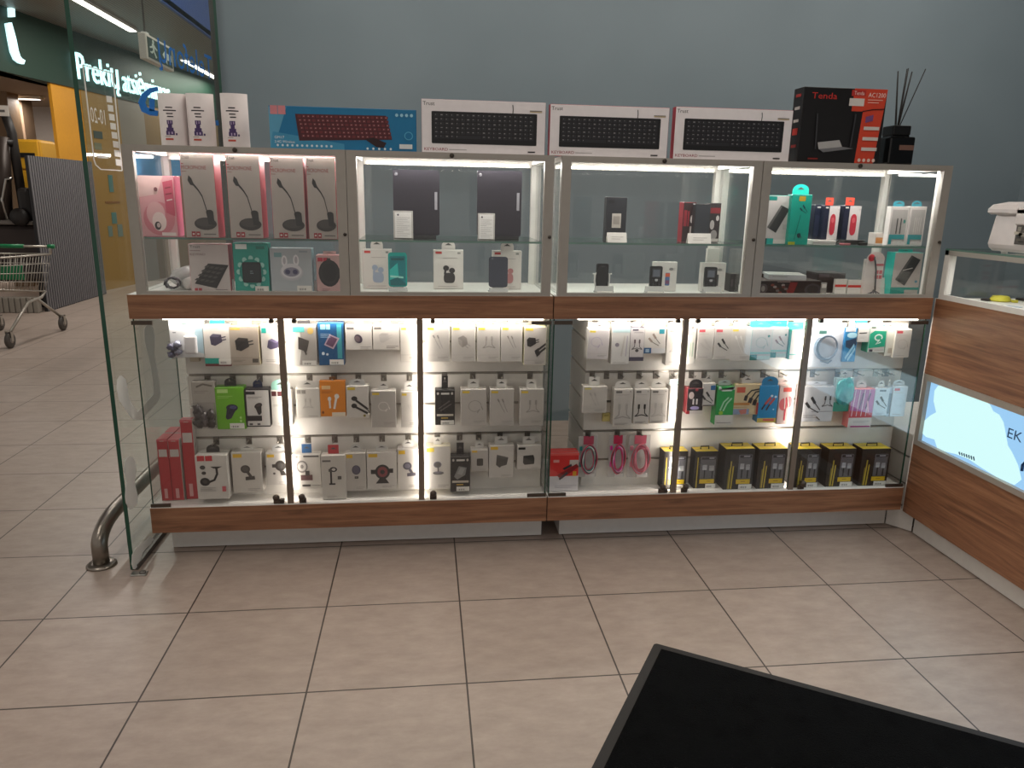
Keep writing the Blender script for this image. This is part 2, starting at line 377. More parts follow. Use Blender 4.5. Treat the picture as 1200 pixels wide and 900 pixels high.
MB().box(-.06, -1.2, 0, .06, 1.2, .05, WHITE).build('lamp_housing', t); MB().box(-.05, -1.18, -.006, .05, 1.18, 0, M('FFF6EC', .5, 0, 2)).build('diffuser', t)
area('lamp_light', (0, 0, -.03), 2.3, .09, 45, (-.8, 0, -.6), (1, .94, .86), t, (0, 1, 0))
lg = [thing('strip_light', 'long lit strip light in the mall ceiling ' + w, 'lamp', (-3.68, y, 3.3), group='mall ceiling strip lights') for w, y in (('nearer than the exit sign', 6.9), ('beyond the exit sign', 11.25))]
for t, (y0, y1) in zip(lg, ((-2.0, 1.28), (-1.06, 1.06))):
    MB().box(-.055, y0, -.03, .055, y1, 0, WHITE).build('lamp_housing', t)
    MB().box(-.045, y0 + .01, -.036, .045, y1 - .01, -.03, M('FFF6EC', .5, 0, 5.0)).build('tube', t)
    area('lamp_light', (0, (y0 + y1) / 2, -.05), y1 - y0, .09, LAMP_MALL, (0, 0, -1), (1, .94, .86), t, (0, 1, 0))
t = thing('strip_light', 'short white light fitting inside the room behind the yellow column', 'lamp', (-5.9, 9.4, 2.6))
MB().box(-.5, -.06, -.04, .5, .06, 0, WHITE).build('lamp_housing', t); MB().box(-.46, -.045, -.046, .46, .045, -.04, M('FFF6EC', .5, 0, 3)).build('tube', t)
area('lamp_light', (0, 0, -.06), .9, .09, 30, (0, 0, -1), (1, .92, .84), t)

t = thing('strip_light', 'added unseen strip light over the corridor, brightening the floor and white vinyl', 'lamp', (-2.25, -.4, 3.3))  # added lamp out of view, lifts the vinyl shapes and left floor
MB().box(-.055, -1, -.03, .055, 1, 0, WHITE).build('lamp_housing', t); MB().box(-.045, -.99, -.036, .045, .99, -.03, M('FFF6EC', .5, 0, 5.0)).build('tube', t)
area('lamp_light', (0, 0, -.05), 1.98, .09, 14, (0, 0, -1), (1, .94, .86), t, (0, 1, 0))
# ---- lit lettering on the green fascia
NEON = M('CFFBFF', 0.5, 0, SIGN_E)
t = thing('lit_sign', 'glowing white lettering Prekių atsiėmimas on the dark green fascia', 'sign', fpt(0, 2.607, .01))
s0, _ = on_f(87, 80); s1, _ = on_f(185, 115)
zt, zb = on_f(92, 63)[1], on_f(132, 112)[1]
o0 = Vector(fpt(0, 2.607, .01))
def neon_word(word, a, b, name):
    X = MB()
    for off in (.03, .05):
        X.text(word, lambda u, v: Vector(fpt(a + (b - a) * u, zb + (zt - zb) * v, off)) - o0, NEON)
    X.build(name, t)
sw = s0 + (s1 - s0) / .87
neon_word('Prekių', s0, s0 + (sw - s0) * .395, 'lit_word'); 
zb2 = zb; zb = zb + (zt - zb) * .2; neon_word('atsiėmimas', s0 + (sw - s0) * .435, sw, 'lit_word')
t2 = thing('lit_sign', 'glowing white letter i left of the lit lettering on the fascia', 'sign', fpt(0, 2.607, .01))
X = MB()
def ipt(px, py): return on_f(px, py, .04)
def istroke(pl):
    X.prism([ipt(*q) for q in ribbon(pl)], 0, 1, NEON, 'xz')
cs = [ribbon([(13.5, 9, 3), (14, 20, 3)]), ribbon([(10, 27, 3), (14, 45, 4), (17, 60, 4), (20, 68, 3.6), (24, 71.5, 3), (28, 73, 2.4)])]
for o in cs:
    n = len(o); vs_ = []
    for off in (.02, .05):
        for q in o: s_, z_ = on_f(*q, .04); vs_.append(Vector(fpt(s_, z_, off)) - o0)
    X.add(vs_, [tuple(range(n)), tuple(range(2 * n - 1, n - 1, -1))] + [(i, (i + 1) % n, (i + 1) % n + n, i + n) for i in range(n)], NEON)
X.build('lit_letter', t2)
# ---- hanging exit sign
t = thing('exit_sign', 'hanging emergency exit sign box with running figure pictogram', 'sign', (-2.2, 4.0, 2.32))
MB().bbox(-.028, 0, 0, .028, .62, .185, M('E6DFD2', .5), .006).build('sign_box', t)
X = MB().box(.028, .03, .02, .031, .59, .165, M('24463C', .5))
W_ = M('D8E6DC', .5)
def ep(pts): X.prism([(.05 + a * .2, .03 + b * .13) for a, b in pts], .031, .0325, W_, 'yz')
ep(ring(.5, .88, .09, .12)); ep([(.35, .78), (.62, .75), (.6, .4), (.42, .38)]); ep([(.42, .42), (.55, .42), (.8, .1), (.68, .02)]); ep([(.42, .42), (.5, .36), (.3, .2), (.1, .22), (.1, .3), (.25, .3)])
ep([(.36, .76), (.3, .62), (.08, .55), (.08, .46), (.36, .52)]); ep([(.6, .72), (.9, .55), (.86, .46), (.58, .6)])
X.prism([(.35, .09), (.45, .15), (.45, .115), (.56, .115), (.56, .065), (.45, .065), (.45, .03)], .031, .0325, W_, 'yz')
X.build('pictogram_panel', t)
MB().tube([(0, .08, .185), (0, .08, .98)], .007, DARKALU).build('hanging_rod', t); MB().bbox(-.02, .05, .185, .02, .11, .2, WHITE).build('mount', t)

# ---- ribbed dark screen, low curb, yellow cabinet and kiosk behind the trolley
X = MB(); RB = M('7A787B', .5); RD = M('1C1B1E', .6)
X.box(-4.39, 6.6, 0, -4.36, 8.22, 1.70, RD)
n = 30
for k in range(n):
    y = 6.6 + (k + .1) * 1.62 / n
    X.box(-4.36, y, .01, -4.349, y + .020, 1.70, RB)
tag(X.build('room_screen'), 'tall dark ribbed screen standing in the mall behind the shopping trolley', 'screen')
X = MB(); 
for k in range(16):
    x = -5.4 + k * .0625; X.bbox(x, 6.50, .0, x + .054, 6.585, .175, M('8C857B', .6), .01)
X.box(-5.4, 6.515, .0, -4.41, 6.58, .165, M('4A443E', .6))
tag(X.build('barrier_curb'), 'low grey ribbed curb on the floor behind the trolley wheels', 'curb')
t = thing('parcel_box', 'yellow two part box standing on the dark machine left of the ribbed screen', 'box', (-5.0, 7.2, 1.003))
a, b = on_y(14, 163, 7.2), on_y(46, 163, 7.2); zb_ = on_y(30, 228, 7.2).z - 1.0
x0_, x1_, z1_ = a.x + 5.0, b.x + 5.0, a.z - 1.0
MB().bbox(x0_, 0, 0, x1_, .4, z1_, M('C4901F', .5), .03).build('box_body', t)
zm = z1_ * .62
for z0, z1 in ((.04, zm - .012), (zm + .012, z1_ - .02)): MB().bbox(x0_ + .02, -.018, z0, x1_ - .02, .0, z1, M('D8A024', .45), .012).build('box_door', t)
MB().box(x1_ - .22, -.03, z1_ - .2, x1_ - .06, -.016, z1_ - .15, BLACK).build('handle', t)
t = thing('exercise_machine', 'dark machine with black upright poles and a paper tag at the left edge', 'machine', (-5.0, 6.95, 0))
BK = M('1C1715', .5); BR = M('2C211E', .55)
def mp(px, py): p = on_y(px, py, 6.95); return (p.x + 5.0, p.z)
MB().bbox(-.9, -.1, .30, .58, .75, .95, BR, .05).build('machine_body', t)
MB().bbox(-.9, -.13, .95, .50, .7, 1.0, M('6E6863', .4, .5), .012).build('deck', t)
p0, p1, p2 = mp(23, 228), mp(11, 155), mp(3, 133)
MB().tube([(p0[0], .05, 1.0), (p1[0], .05, p1[1]), (p2[0], .05, p2[1])], .05, BK).build('upright', t)
p0, p1 = mp(3, 230), mp(3, 160)
MB().tube([(p0[0], .0, 1.0), (p1[0], .0, p1[1])], .075, M('3A302B', .4, .3)).build('upright', t)
p0, p1 = mp(-6, 163), mp(15, 168)
MB().tube([(p0[0], 0, p0[1]), (p1[0], 0, p1[1])], .035, BK).build('crossbar', t)
p0, p1 = mp(23, 232), mp(36, 222)
MB().bbox(p0[0], -.08, 1.0, p1[0] + .02, .15, p1[1] + .02, BK, .05).build('motor_cover', t)
p0 = mp(31, 254)
MB().lathe([(.02, 0), (.10, .0), (.10, .05), (.02, .05)], BK, 20, (p0[0], -.16, p0[1]), 'y').build('wheel', t)
p0, p1 = mp(8, 232), mp(10, 210)
MB().tube([(p0[0], -.05, 1.0), (p0[0] - .02, -.06, (1.0 + p1[1]) / 2), (p1[0], -.05, p1[1]), (p1[0] + .06, -.05, p1[1] + .01)], .018, STEEL).build('lever', t)
p0, p1 = mp(-6, 136), mp(11, 124)
MB().box(p0[0], -.03, p0[1], p1[0], -.025, p1[1], M('D5CDC4', .7)).box(p0[0] + .03, -.032, (p0[1] + p1[1]) / 2 - .015, p1[0] - .04, -.03, (p0[1] + p1[1]) / 2 + .01, M('5A5552', .7)).build('paper_tag', t)
for s_ in (-.8, .4): MB().bbox(s_, 0, 0, s_ + .06, .6, .32, BK, .01).build('foot', t)

# ---- shopping trolley
t = thing('shopping_trolley', 'wire shopping trolley with green handle and child seat at the left edge', 'trolley', (-3.95, 4.95, 0))
WR = M('B4ADA3', .35, .8); GRN = M('0E7A4A', .4); RUB = M('4B4540', .6)
L0, R0 = -.26, .26
X = MB()
top = [(R0, .44, .745), (R0, -.42, .775), (L0 + .06, -.42, .775), (L0, .44, .745)]
bot = [(R0 - .03, .32, .40), (R0 - .07, -.38, .50), (L0 + .09, -.38, .50), (L0 + .03, .32, .40)]
X.tube(top, .009, WR, 8, True); X.tube(bot, .007, WR, 8, True)
def lerp(a, b, u): return tuple(p + (q - p) * u for p, q in zip(a, b))
for h in (.25, .5, .75): X.tube([lerp(b_, a_, h) for a_, b_ in zip(top, bot)], .004, WR, 6, True)
for i in range(4):
    n = 16 if i % 2 == 0 else 10
    for k in range(n + 1): X.tube([lerp(top[i], top[(i + 1) % 4], k / n), lerp(bot[i], bot[(i + 1) % 4], k / n)], .0028, WR, 5)
for k in range(9): X.tube([lerp(bot[0], bot[1], k / 8), lerp(bot[3], bot[2], k / 8)], .0028, WR, 5)
X.build('wire_basket', t)
X = MB()
for sx in (R0, L0): X.tube([(sx, .44, .745), (sx, .45, .80), (sx, .455, .815)], .012, WR)
X.tube([(L0, .455, .815), (R0, .455, .815)], .010, WR); X.build('push_bar', t)
MB().tube([(L0 - .02, .455, .815), (.02, .455, .815)], .019, GRN, 12).build('handle_grip', t); MB().tube([(R0 - .02, .455, .815), (R0 + .035, .455, .815)], .021, GRN, 12).build('handle_end_cap', t)
MB().bbox(L0 + .03, .20, .52, R0 - .15, .215, .655, GRN, .006).build('child_seat_flap', t)
for sx, s_ in ((R0 - .02, 1), (L0 + .02, -1)):
    X = MB().tube([(sx - .02 * s_, .32, .40), (sx, .20, .36), (sx, -.05, .345), (sx + .02 * s_, -.43, .15)], .014, WR)
    X.tube([(sx, .12, .355), (sx + .04 * s_, .42, .15)], .013, WR); X.build('chassis_leg', t)
for wx, wy in ((R0 + .03, .44), (R0 - .01, -.45), (L0 - .03, .44), (L0 + .01, -.45)):
    w = MB().lathe([(.012, -.016), (.062, -.016), (.07, -.009), (.07, .009), (.062, .016), (.012, .016)], RUB, 22, (wx, wy, .07), 'x').build('castor_wheel', t)
    X = MB()
    for q in (-.023, .023): X.box(wx + q - .002, wy - .018, .06, wx + q + .002, wy + .018, .152, WR)
    X.box(wx - .025, wy - .02, .146, wx + .025, wy + .02, .154, WR); X.build('castor_fork', w)
    MB().lathe([(0, -.020), (.026, -.020), (.026, .020), (0, .020)], M('8F8780', .4), 14, (wx, wy, .07), 'x').build('wheel_hub', w)

# ---- black entrance mat
d1 = Vector((-.3, -.5, 0)).normalized(); ang = math.atan2(.50, .30)
t = thing('entrance_mat', 'black pile entrance mat with rubber edge lying on the floor tiles', 'mat', (.599, -.309, 0), (0, 0, math.atan2(-.52, .83)))
MB().prism(rrect(0, -.9, 1.45, 0, .012), 0.0005, .005, M('1A1716', .7), 'xy').build('rubber_border', t)
MB().bbox(.028, -.872, .004, 1.422, -.028, .011, PILE, .004).build('carpet_pile', t)

# ================================================================== COUNTERS
YF = .40
GROOVES = (.320, .443, .567, .690, .814)
SLAT = M('DAD5CE', .45)
def slatwall(x0, x1, y0, y1, z0, z1, parent, name='slatwall_panel', grooves=GROOVES):
    X = MB(); zs = [z0] + [g for g in grooves if z0 < g < z1] + [z1]
    X.box(x0 + .008, y0 + .008, z0, x1 - .008, y1, z1, M('8B857D', .35, .6))
    for a, b in zip(zs, zs[1:]):
        X.box(x0, y0, a + (.005 if a != z0 else 0), x1, y1 - .001, b - (.005 if b != z1 else 0), SLAT)
    for zz in zs[1:-1]: X.box(x0 + .004, y0 + .004, zz - .0035, x1 - .004, y0 + .006, zz + .001, M('A39C93', .3, .7))
    return X.build(name, parent)
def counter(x0, x1, kx, poles, label, sgl, sgr):
    t = thing('display_counter', label, 'display counter', (x0, YF, 0), group='lit display counters')
    w = x1 - x0; P = lambda x: x - x0; D = .44
    MB().box(0, 0, .92, w, D, 1.005, WOOD, [WHITE, WHITE, WOOD, WOOD, WOOD, WOOD]).build('wooden_top_band', t)
    MB().box(0, 0, .105, w, D, .205, WOOD, [WOOD, WHITE, WOOD, WOOD, WOOD, WOOD]).build('wooden_base_band', t)
    MB().box(0, 0, .205, w, D, .207, WHITE).build('shelf_board', t)
    MB().box(P(kx), .085, 0.004, w - .004, D - .02, .105, LAMINATE).build('kick_panel', t)
    slatwall(P(x1 - 1.36), w - .012, .11, D - .02, .207, .918, t)
    xs = [0.006] + [P(p) for p in poles] + [w - .006]
    for k, (a, b) in enumerate(zip(xs, xs[1:])):
        p = MB().box(a + (.012 if k else 0), .012, .212, b - (.012 if k < 2 else 0), .017, .917, GLASS, [GLASS, GLASS, GLASS, EDGE, GLASS, EDGE]).build('glass_door_pane', t)
        kx_ = (b - .05) if k == 0 else a + .045
        kn = MB().lathe([(.006, 0), (.006, -.012), (.011, -.014), (.013, -.02), (.010, -.026), (0, -.027)], M('5E544C', .3, .8), 16, (kx_, .012, .238), 'y').box(kx_ - .013, -.006 + .012, .208, kx_ + .013, .012, .226, M('5E544C', .3, .8)).build('door_lock', p)
        MB().bbox(b - .04 if k == 0 else a + .04, .004, .208, b - .024 if k == 0 else a + .056, .024, .224, M('4A433D', .4, .7), .003).build('pivot_clip', p)
        MB().bbox(b - .04 if k == 0 else a + .04, .004, .903, b - .024 if k == 0 else a + .056, .024, .919, M('4A433D', .4, .7), .003).build('pivot_clip', p)
    for xx, s_ in ((.003, 1), (w - .008, -1)):
        MB().box(xx, .02, .208, xx + .005, D - .01, .918, GLASS, [GLASS, GLASS, EDGE, GLASS, EDGE, GLASS]).build('glass_side_pane', t)
        for zz in (.206, .898): MB().box(min(xx, xx + .07 * s_), .003, zz, max(xx + .005, xx + .07 * s_), .011, zz + .014, M('5A5048', .4, .7)).build('corner_bracket', t)
    for p in poles:
        q = P(p)
        l = MB().box(q - .011, .006, .207, q + .011, .022, .919, M('7D6E61', .45, .2)).build('led_profile', t)
        MB().box(q - .008, .022, .21, q + .008, .024, .916, LEDW).build('led_strip', l)
        area('lamp_light', (q, .027, .565), .7, .014, LAMP_VERT, (0, 1, 0), (1, .905, .82), t, (0, 0, 1))
    MB().box(.1, .03, .912, w - .03, .045, .918, LED).build('led_strip', t)
    area('lamp_light', (w / 2 + .03, .038, .908), w - .14, .012, LAMP_TOP, (0, .12, -1), (1, .92, .85), t)
    return t
counter(-1.137, .364, -1.098, (-.626, -.129), 'long lit counter of phone holders and chargers with wooden bands on the left', True, False)
counter(.368, 1.884, .435, (.885, 1.385), 'long lit counter of cables and black boxes with wooden bands on the right', True, True)
FRAME = M('A59F97', .45, .15)
def case(x0, x1, label):
    t = thing('display_case', label, 'display case', (x0, YF, 1.005), group='glass display cases on the counters')
    w = x1 - x0; H = .5; fw = .034; D = .41
    X = MB()
    for a in ((0, 0, fw, H), (w - fw, 0, w, H), (fw, H - .021, w - fw, H), (fw, 0, w - fw, .012)): X.box(a[0], .003, a[1], a[2], .026, a[3], FRAME, [WHITE, FRAME, FRAME, FRAME, WHITE, FRAME])
    X.build('door_frame', t)
    MB().box(fw - .004, .012, .008, w - fw + .004, .016, H - .018, GLASS).build('door_pane', t)
    for xx in (0, w - .028): MB().box(xx, D - .028, 0, xx + .028, D, H, WHITE).build('corner_post', t)
    for xx in (0.002, w - .030): MB().box(xx, .026, 0, xx + .022, .046, H - .012, WHITE).build('corner_post', t)
    X = MB().box(0, .026, H - .02, .028, D, H - .005, WHITE).box(w - .028, .026, H - .02, w, D, H - .005, WHITE).box(.028, D - .028, H - .02, w - .028, D, H - .005, WHITE); X.build('top_rail', t)
    MB().box(.003, .026, H - .005, w - .003, D, H, WHITE).build('top_panel', t)
    for xx in (.004, w - .008): MB().box(xx, .046, .002, xx + .004, D - .028, H - .02, GLASS).build('side_pane', t)
    MB().box(.028, D - .012, .002, w - .028, D - .008, H - .02, GLASS).build('back_pane', t)
    MB().box(.03, .05, .188, w - .03, D - .03, .195, SHELFG, [SHELFG, SHELFG, SHELFEDGE, SHELFG, SHELFEDGE, SHELFG]).build('glass_shelf', t)
    l = MB().box(.03, D - .034, H - .032, w - .03, D - .028, H - .008, WHITE).build('led_profile', t)
    X = MB(); n = 46
    for k in range(n):
        xa = .04 + (w - .08) * (k + .5) / n
        X.box(xa - .0042, D - .0365, H - .029, xa + .0042, D - .034, H - .021, LED)
    X.build('led_diodes', l)
    area('lamp_light', (w / 2, .033, H - .008), w - .08, .006, LAMP_CASE * .5, (0, .5, -1), (1, .97, .93), t)
    MB().box(.034, .028, H - .007, w - .034, .038, H - .005, LED).build('front_led_strip', l)
    area('lamp_light', (w / 2, D - .040, H - .022), w - .08, .010, LAMP_CASE * .6, (0, -1, -.3), (1, .97, .93), t)
    MB().lathe([(.008, 0), (.008, -.005), (.004, -.007), (0, -.007)], M('4B443E', .4, .7), 12, (w / 2, .003, H - .010), 'y').build('frame_lock', t)
    MB().lathe([(.006, 0), (.006, -.005), (0, -.006)], M('4B443E', .4, .7), 12, (w - .01, .003, .215), 'y').build('frame_lock', t)
    return t
case(-1.106, -.376, 'glass display case of microphone boxes, leftmost on the counters')
case(-.374, .353, 'glass display case with two dark tablets, second from the left')
case(.381, 1.129, 'glass display case with three keypad phones, third from the left')
case(1.132, 1.882, 'glass display case crowded with teal and red boxes, rightmost on the long counters')

# ---- right counter
RX = 1.91
t = thing('reception_counter', 'wood faced counter with lit blue sign at the right edge', 'counter', (RX, .42, 0))
L = -1.75
MB().box(0, L, .695, .5, 0, 1.0, WOODY, [WOODY, WHITE, WOODY, WOODY, LAMINATE, WOODY]).build('upper_wood_panel', t)
MB().box(0, L, .09, .5, 0, .395, WOODY, [WOODY, WOODY, WOODY, WOODY, LAMINATE, WOODY]).build('lower_wood_panel', t)
MB().box(.04, L, .003, .46, -.03, .09, LAMINATE).build('kick_panel', t)
MB().box(.034, L, .395, .5, -.006, .695, WHITE).build('sign_recess', t)
MB().box(0, .0, .09, .5, .006, 1.0, WHITE).build('white_edge_strip', t)
SLATR = MB(); 
t = thing('lightbox_sign', 'glowing pale blue lightbox sign set in the wooden counter front', 'sign', (RX, .418, .3955))
X = MB(); FRM = M('A89F95', .4, .2)
for a in ((L, 0, -.006, .022), (L, .275, -.006, .299), (-.03, .022, -.006, .275)): X.box(-.006, a[0], a[1], .032, a[2], a[3], FRM)
X.build('sign_frame', t)
X = MB().box(.012, L, .022, .029, -.03, .275, lit('9CCDF4'))
CLO = lit('D4FDFC'); NAVY = M('123A6B', .5)
def sp(px, py): p = on_x(px, py, RX + .01); return (min(p.y - .42, -.033), max(.024, min(.273, p.z - .395)))
def cl(pts, m=CLO, x0=.0085): X.prism([sp(*q) for q in pts], x0, .012, m, 'yz')
cl([(1099, 452), (1104, 449), (1125, 450), (1140, 456), (1152, 464), (1159, 474), (1163, 482), (1170, 486), (1175, 495), (1177, 505), (1180, 522), (1185, 530), (1192, 545), (1196, 562), (1188, 568), (1175, 567), (1166, 560), (1150, 548), (1135, 538), (1120, 532), (1107, 531), (1098, 525), (1095, 515), (1085, 512), (1077, 506), (1075, 498), (1080, 491), (1090, 487), (1097, 483), (1094, 470), (1095, 458)])  # glowing blob added over unread lettering, no part of the sign's own print
a, b = sp(1180, 512), sp(1199, 503)
X.text('EK', lambda u, v: (.0085, a[0] + (b[0] - a[0]) * u * 1.05, a[1] - .028 * u * .0 + v * .034), NAVY)
cl(ribbon([(1197, 552, 1.2), (1198, 545, 1.5), (1202, 541, 1.5)]), NAVY, .0075)
for k in range(7): cl(ribbon([(1124 + k * 2.8, 529.5 + k * .9, .7), (1125 + k * 2.8, 533 + k * 1.1, .5)]), NAVY, .0075)
X.build('lit_face', t)
area('lamp_light', (-.004, L / 2, .15), -L - .1, .24, 2.0, (-1, 0, .0), (.62, .85, 1), t, (0, 1, 0))
struct(MB().prism([(1.886, .486), (1.95, .40), (1.958, .41), (1.894, .496)], .003, .09, LAMINATE, 'xy').build('trim_9'))
t = thing('corner_cabinet', 'low white slatted cabinet side in the corner behind the right counter', 'cabinet', (1.925, .455, 0))
slatwall(0, .40, 0, .5, .003, .415, t, 'slatted_side', (.10, .2, .32)); MB().box(-.0, -.0, .415, .40, .5, .42, WHITE).build('cabinet_top', t)
# glass case of the right counter
t = thing('display_case', 'low glass display case with keys and cables on the right counter', 'display case', (RX, .41, 1.0))
X = MB().box(0, L, 0, .012, 0, .02, WHITE).box(0, L, .172, .028, -.0, .19, FRAME).box(0, -.028, .02, .03, 0, .172, WHITE).box(0, -.02, .172, .42, 0, .19, FRAME).box(.39, -.028, 0, .42, 0, .172, WHITE)
X.box(.39, L, .0, .42, -.028, .03, WHITE).box(.39, L, .172, .42, 0, .19, FRAME); X.build('case_frame', t)
MB().box(.006, L, .02, .010, -.03, .172, GLASS).build('front_pane', t); MB().box(.03, -.012, .01, .39, -.008, .172, GLASS).build('side_pane', t)
MB().box(.0, L, .19, .42, 0, .197, SHELFG, [SHELFG, SHELFG, SHELFEDGE, SHELFEDGE, SHELFEDGE, SHELFEDGE]).build('top_pane', t)
MB().box(.395, L, .03, .399, -.03, .172, GLASS).build('back_pane', t)
area('lamp_light', (.04, L / 2, .168), .012, -L - .2, 2.0, (.3, 0, -1), (1, .97, .93), t)

# ================================================================== GOODS
# prints are laid on the front of a carton in (u, v): u from the left, v from the top, both 0..1
def R(c, u0, v0, u1, v1): return (c, [(u0, v0), (u1, v0), (u1, v1), (u0, v1)])
def P(c, *pts): return (c, list(pts))
def E(c, cu, cv, ru, rv, n=18): return (c, ring(cu, cv, ru, rv, n))
def RR(c, u0, v0, u1, v1, r=.04): return (c, rrect(u0, v0, u1, v1, r, 3))
def TX(c, s, u0, v0, u1, v1): return (c, s, (u0, v0, u1, v1))
def LN(c, w, *pts): return (c, ribbon([(x, y, w) for x, y in pts]))
def TL(c, u0, v0, u1, n=2, dv=.035, h=.012):
    return [R(c, u0, v0 + k * dv, u1 - (k % 2) * .25 * (u1 - u0), v0 + k * dv + h) for k in range(n)]
def xf(ps, cu, cv, s, asp, rot=0):
    """icon drawn in a square -.5...5 to carton space; asp = width / height of the carton"""
    c_, s_ = math.cos(rot), math.sin(rot)
    return [(p[0], [(cu + (x * c_ - y * s_) * s, cv + (x * s_ + y * c_) * s * asp) for x, y in p[1]]) for p in ps]
D1, D2, D3 = '2E2C2D', '55514F', '8C8884'
def ic_charger(c=D1, c2=D2): return [P(c, (-.5, -.22), (-.3, -.4), (.2, -.35), (.25, .12), (-.2, .38), (-.45, .3)), P(c2, (-.5, -.22), (-.3, -.4), (.2, -.35), (.02, -.18)), LN(c, .035, (.2, -.15), (.48, -.22)), LN(c, .035, (.22, .02), (.5, -.04))]
def ic_plug(c=D1, c2=D3): return [P(c2, (-.42, -.3), (-.05, -.48), (.2, -.3), (.28, .15), (-.1, .38), (-.35, .12)), P(c, (-.42, -.3), (-.35, .12), (-.1, .38), (-.12, -.1)), LN(c, .03, (.22, .1), (.45, .28)), LN(c, .03, (.08, .25), (.3, .42))]
def ic_car(c=D1, c2='4A4E78'): return [E(c, .1, -.25, .34, .22), E(c2, .16, -.28, .2, .11), P(c, (-.2, -.2), (.3, -.1), (.02, .4), (-.2, .48), (-.3, .38))]
def ic_buds(c=D1, c2=D3): return [E(c, -.28, -.3, .16, .13), LN(c, .06, (-.2, -.2), (.42, .3)), E(c, -.3, .1, .15, .13), LN(c, .06, (-.2, .18), (.4, .52)), LN(c2, .025, (.4, .3), (.5, .5))]
def ic_cable(c='A8A4A2', c2='8A8684'): return [LN(c, .022, (-.32, -.45), (-.1, .05), (.12, .45)), LN(c, .022, (-.02, -.45), (.12, 0), (.3, .42)), LN(c2, .05, (-.36, -.5), (-.26, -.3)), LN(c2, .05, (-.06, -.5), (.03, -.28))]
def ic_cable2(c=D1, c2=D2): return [LN(c, .07, (-.2, -.42), (-.2, -.1)), LN(c, .07, (.2, -.42), (.2, -.1)), LN(c2, .03, (-.2, -.1), (-.22, .2), (-.45, .42)), LN(c2, .03, (.2, -.1), (.22, .2), (.45, .42)), LN(c2, .03, (-.45, .42), (0, .3), (.45, .42))]
def ic_cable3(c=D1, c2=D2): return [LN(c, .08, (-.4, -.1), (-.15, .2)), LN(c2, .03, (-.15, .2), (.4, .5)), LN(c, .08, (-.1, -.42), (.15, -.05)), LN(c2, .03, (.15, -.05), (.48, .35))]
def ic_loop(c='B8B4B2'): return [LN(c, .02, *ring(0, 0, .4, .36, 15, .6, 6.2)), LN(c, .035, (.3, .2), (.15, .45)), LN(c, .035, (.4, 0), (.5, .25))]
def ic_mount(c=D1, c2=D2): return [E(c, -.08, -.2, .26, .24), E(c2, -.08, -.2, .16, .15), LN(c, .08, (.05, 0), (.2, .25)), P(c, (-.1, .25), (.4, .2), (.42, .42), (-.1, .46))]
def ic_goose(c=D1, c2=D2): return [P(c, (-.05, -.45), (.48, -.45), (.3, -.36), (.1, -.36)), LN(c, .05, (.22, -.4), (.24, -.1), (.1, .2), (-.15, .3)), E(c, -.32, .28, .22, .2), E(c2, -.32, .28, .1, .1), E(c2, -.38, -.42, .12, .1), E(c2, -.34, -.15, .1, .08)]
def ic_grip(c=D1, c2=D2): return [E(c, 0, -.1, .3, .32), R(c, -.46, -.2, -.28, .0), R(c, .28, -.12, .42, .05), E(c2, 0, -.1, .16, .18), P(c, (-.05, .2), (.2, .2), (.32, .48), (.02, .48)), E(c2, -.36, .36, .07, .07)]
def ic_disk(c=D1, c2='5F5C6E'): return [E(c2, -.05, -.28, .26, .22), E(c, -.05, -.28, .2, .16), LN(c, .04, (-.02, -.1), (.0, .25)), E(c, 0, .3, .36, .12), E(c2, 0, .26, .26, .08)]
def ic_cross(c=D1, c2='7E4A4A'): return [E(c, 0, -.05, .32, .34), E(c2, 0, -.05, .22, .24), R(c, -.5, -.16, -.3, .04), R(c, .3, -.2, .46, .0), P(c, (-.1, .2), (.1, .2), (.28, .48), (-.3, .48)), E(c, 0, -.05, .1, .1)]
def ic_phone(c=D1, c2='5A4A7A'): return [P(c, (-.1, -.48), (.48, -.22), (.1, .45), (-.45, .18)), P(c2, (-.06, -.38), (.36, -.18), (.06, .33), (-.34, .13))]
def ic_bank(c='3B3A3A', c2='6B6866'): return [P(c, (.08, -.5), (.42, -.35), (-.02, .5), (-.38, .3)), P(c2, (.08, -.5), (.14, -.45), (-.3, .34), (-.38, .3))]
def icon(fn, cu, cv, s, asp, rot=0): return xf(fn, cu, cv, s, asp, rot)

def flat(parent_mb, items, w, h, y0, off=0.0003):
    """lay prints on the plane y = y0 of a box w x h standing on z = 0"""
    k = 1
    for it in items:
        if isinstance(it, list):
            for q in it:
                parent_mb.add([((u - .5) * w, y0 - off * k, (1 - v) * h) for u, v in q[1]], [tuple(range(len(q[1])))], M(q[0], .42)); k += 1
            continue
        if len(it) == 3:
            c, s, (u0, v0, u1, v1) = it
            parent_mb.text(s, lambda a, b: ((u0 + (u1 - u0) * a - .5) * w, y0 - off * k, (1 - v1 + (v1 - v0) * b) * h), M(c, .42))
        else:
            parent_mb.add([((u - .5) * w, y0 - off * k, (1 - v) * h) for u, v in it[1]], [tuple(range(len(it[1])))], M(it[0], .42))
        k += 1

HOOKZ = {1: .905, 2: .676, 3: .430}
SLATY = .51
def hook(x, z, yf, label):
    t = thing('peg_hook', label, 'hook', (x, SLATY + .002, z), group='steel peg hooks on the slatted panels')
    MB().bbox(-.011, -.004, -.016, .011, .0, .016, M('7C766F', .35, .7), .0012).build('back_plate', t)
    L_ = SLATY - yf + .012
    MB().tube([(0, -.003, .002), (0, -L_ * .9, .002), (0, -L_, .008)], .0022, M('A9A49C', .3, .85), 7).build('prong', t)

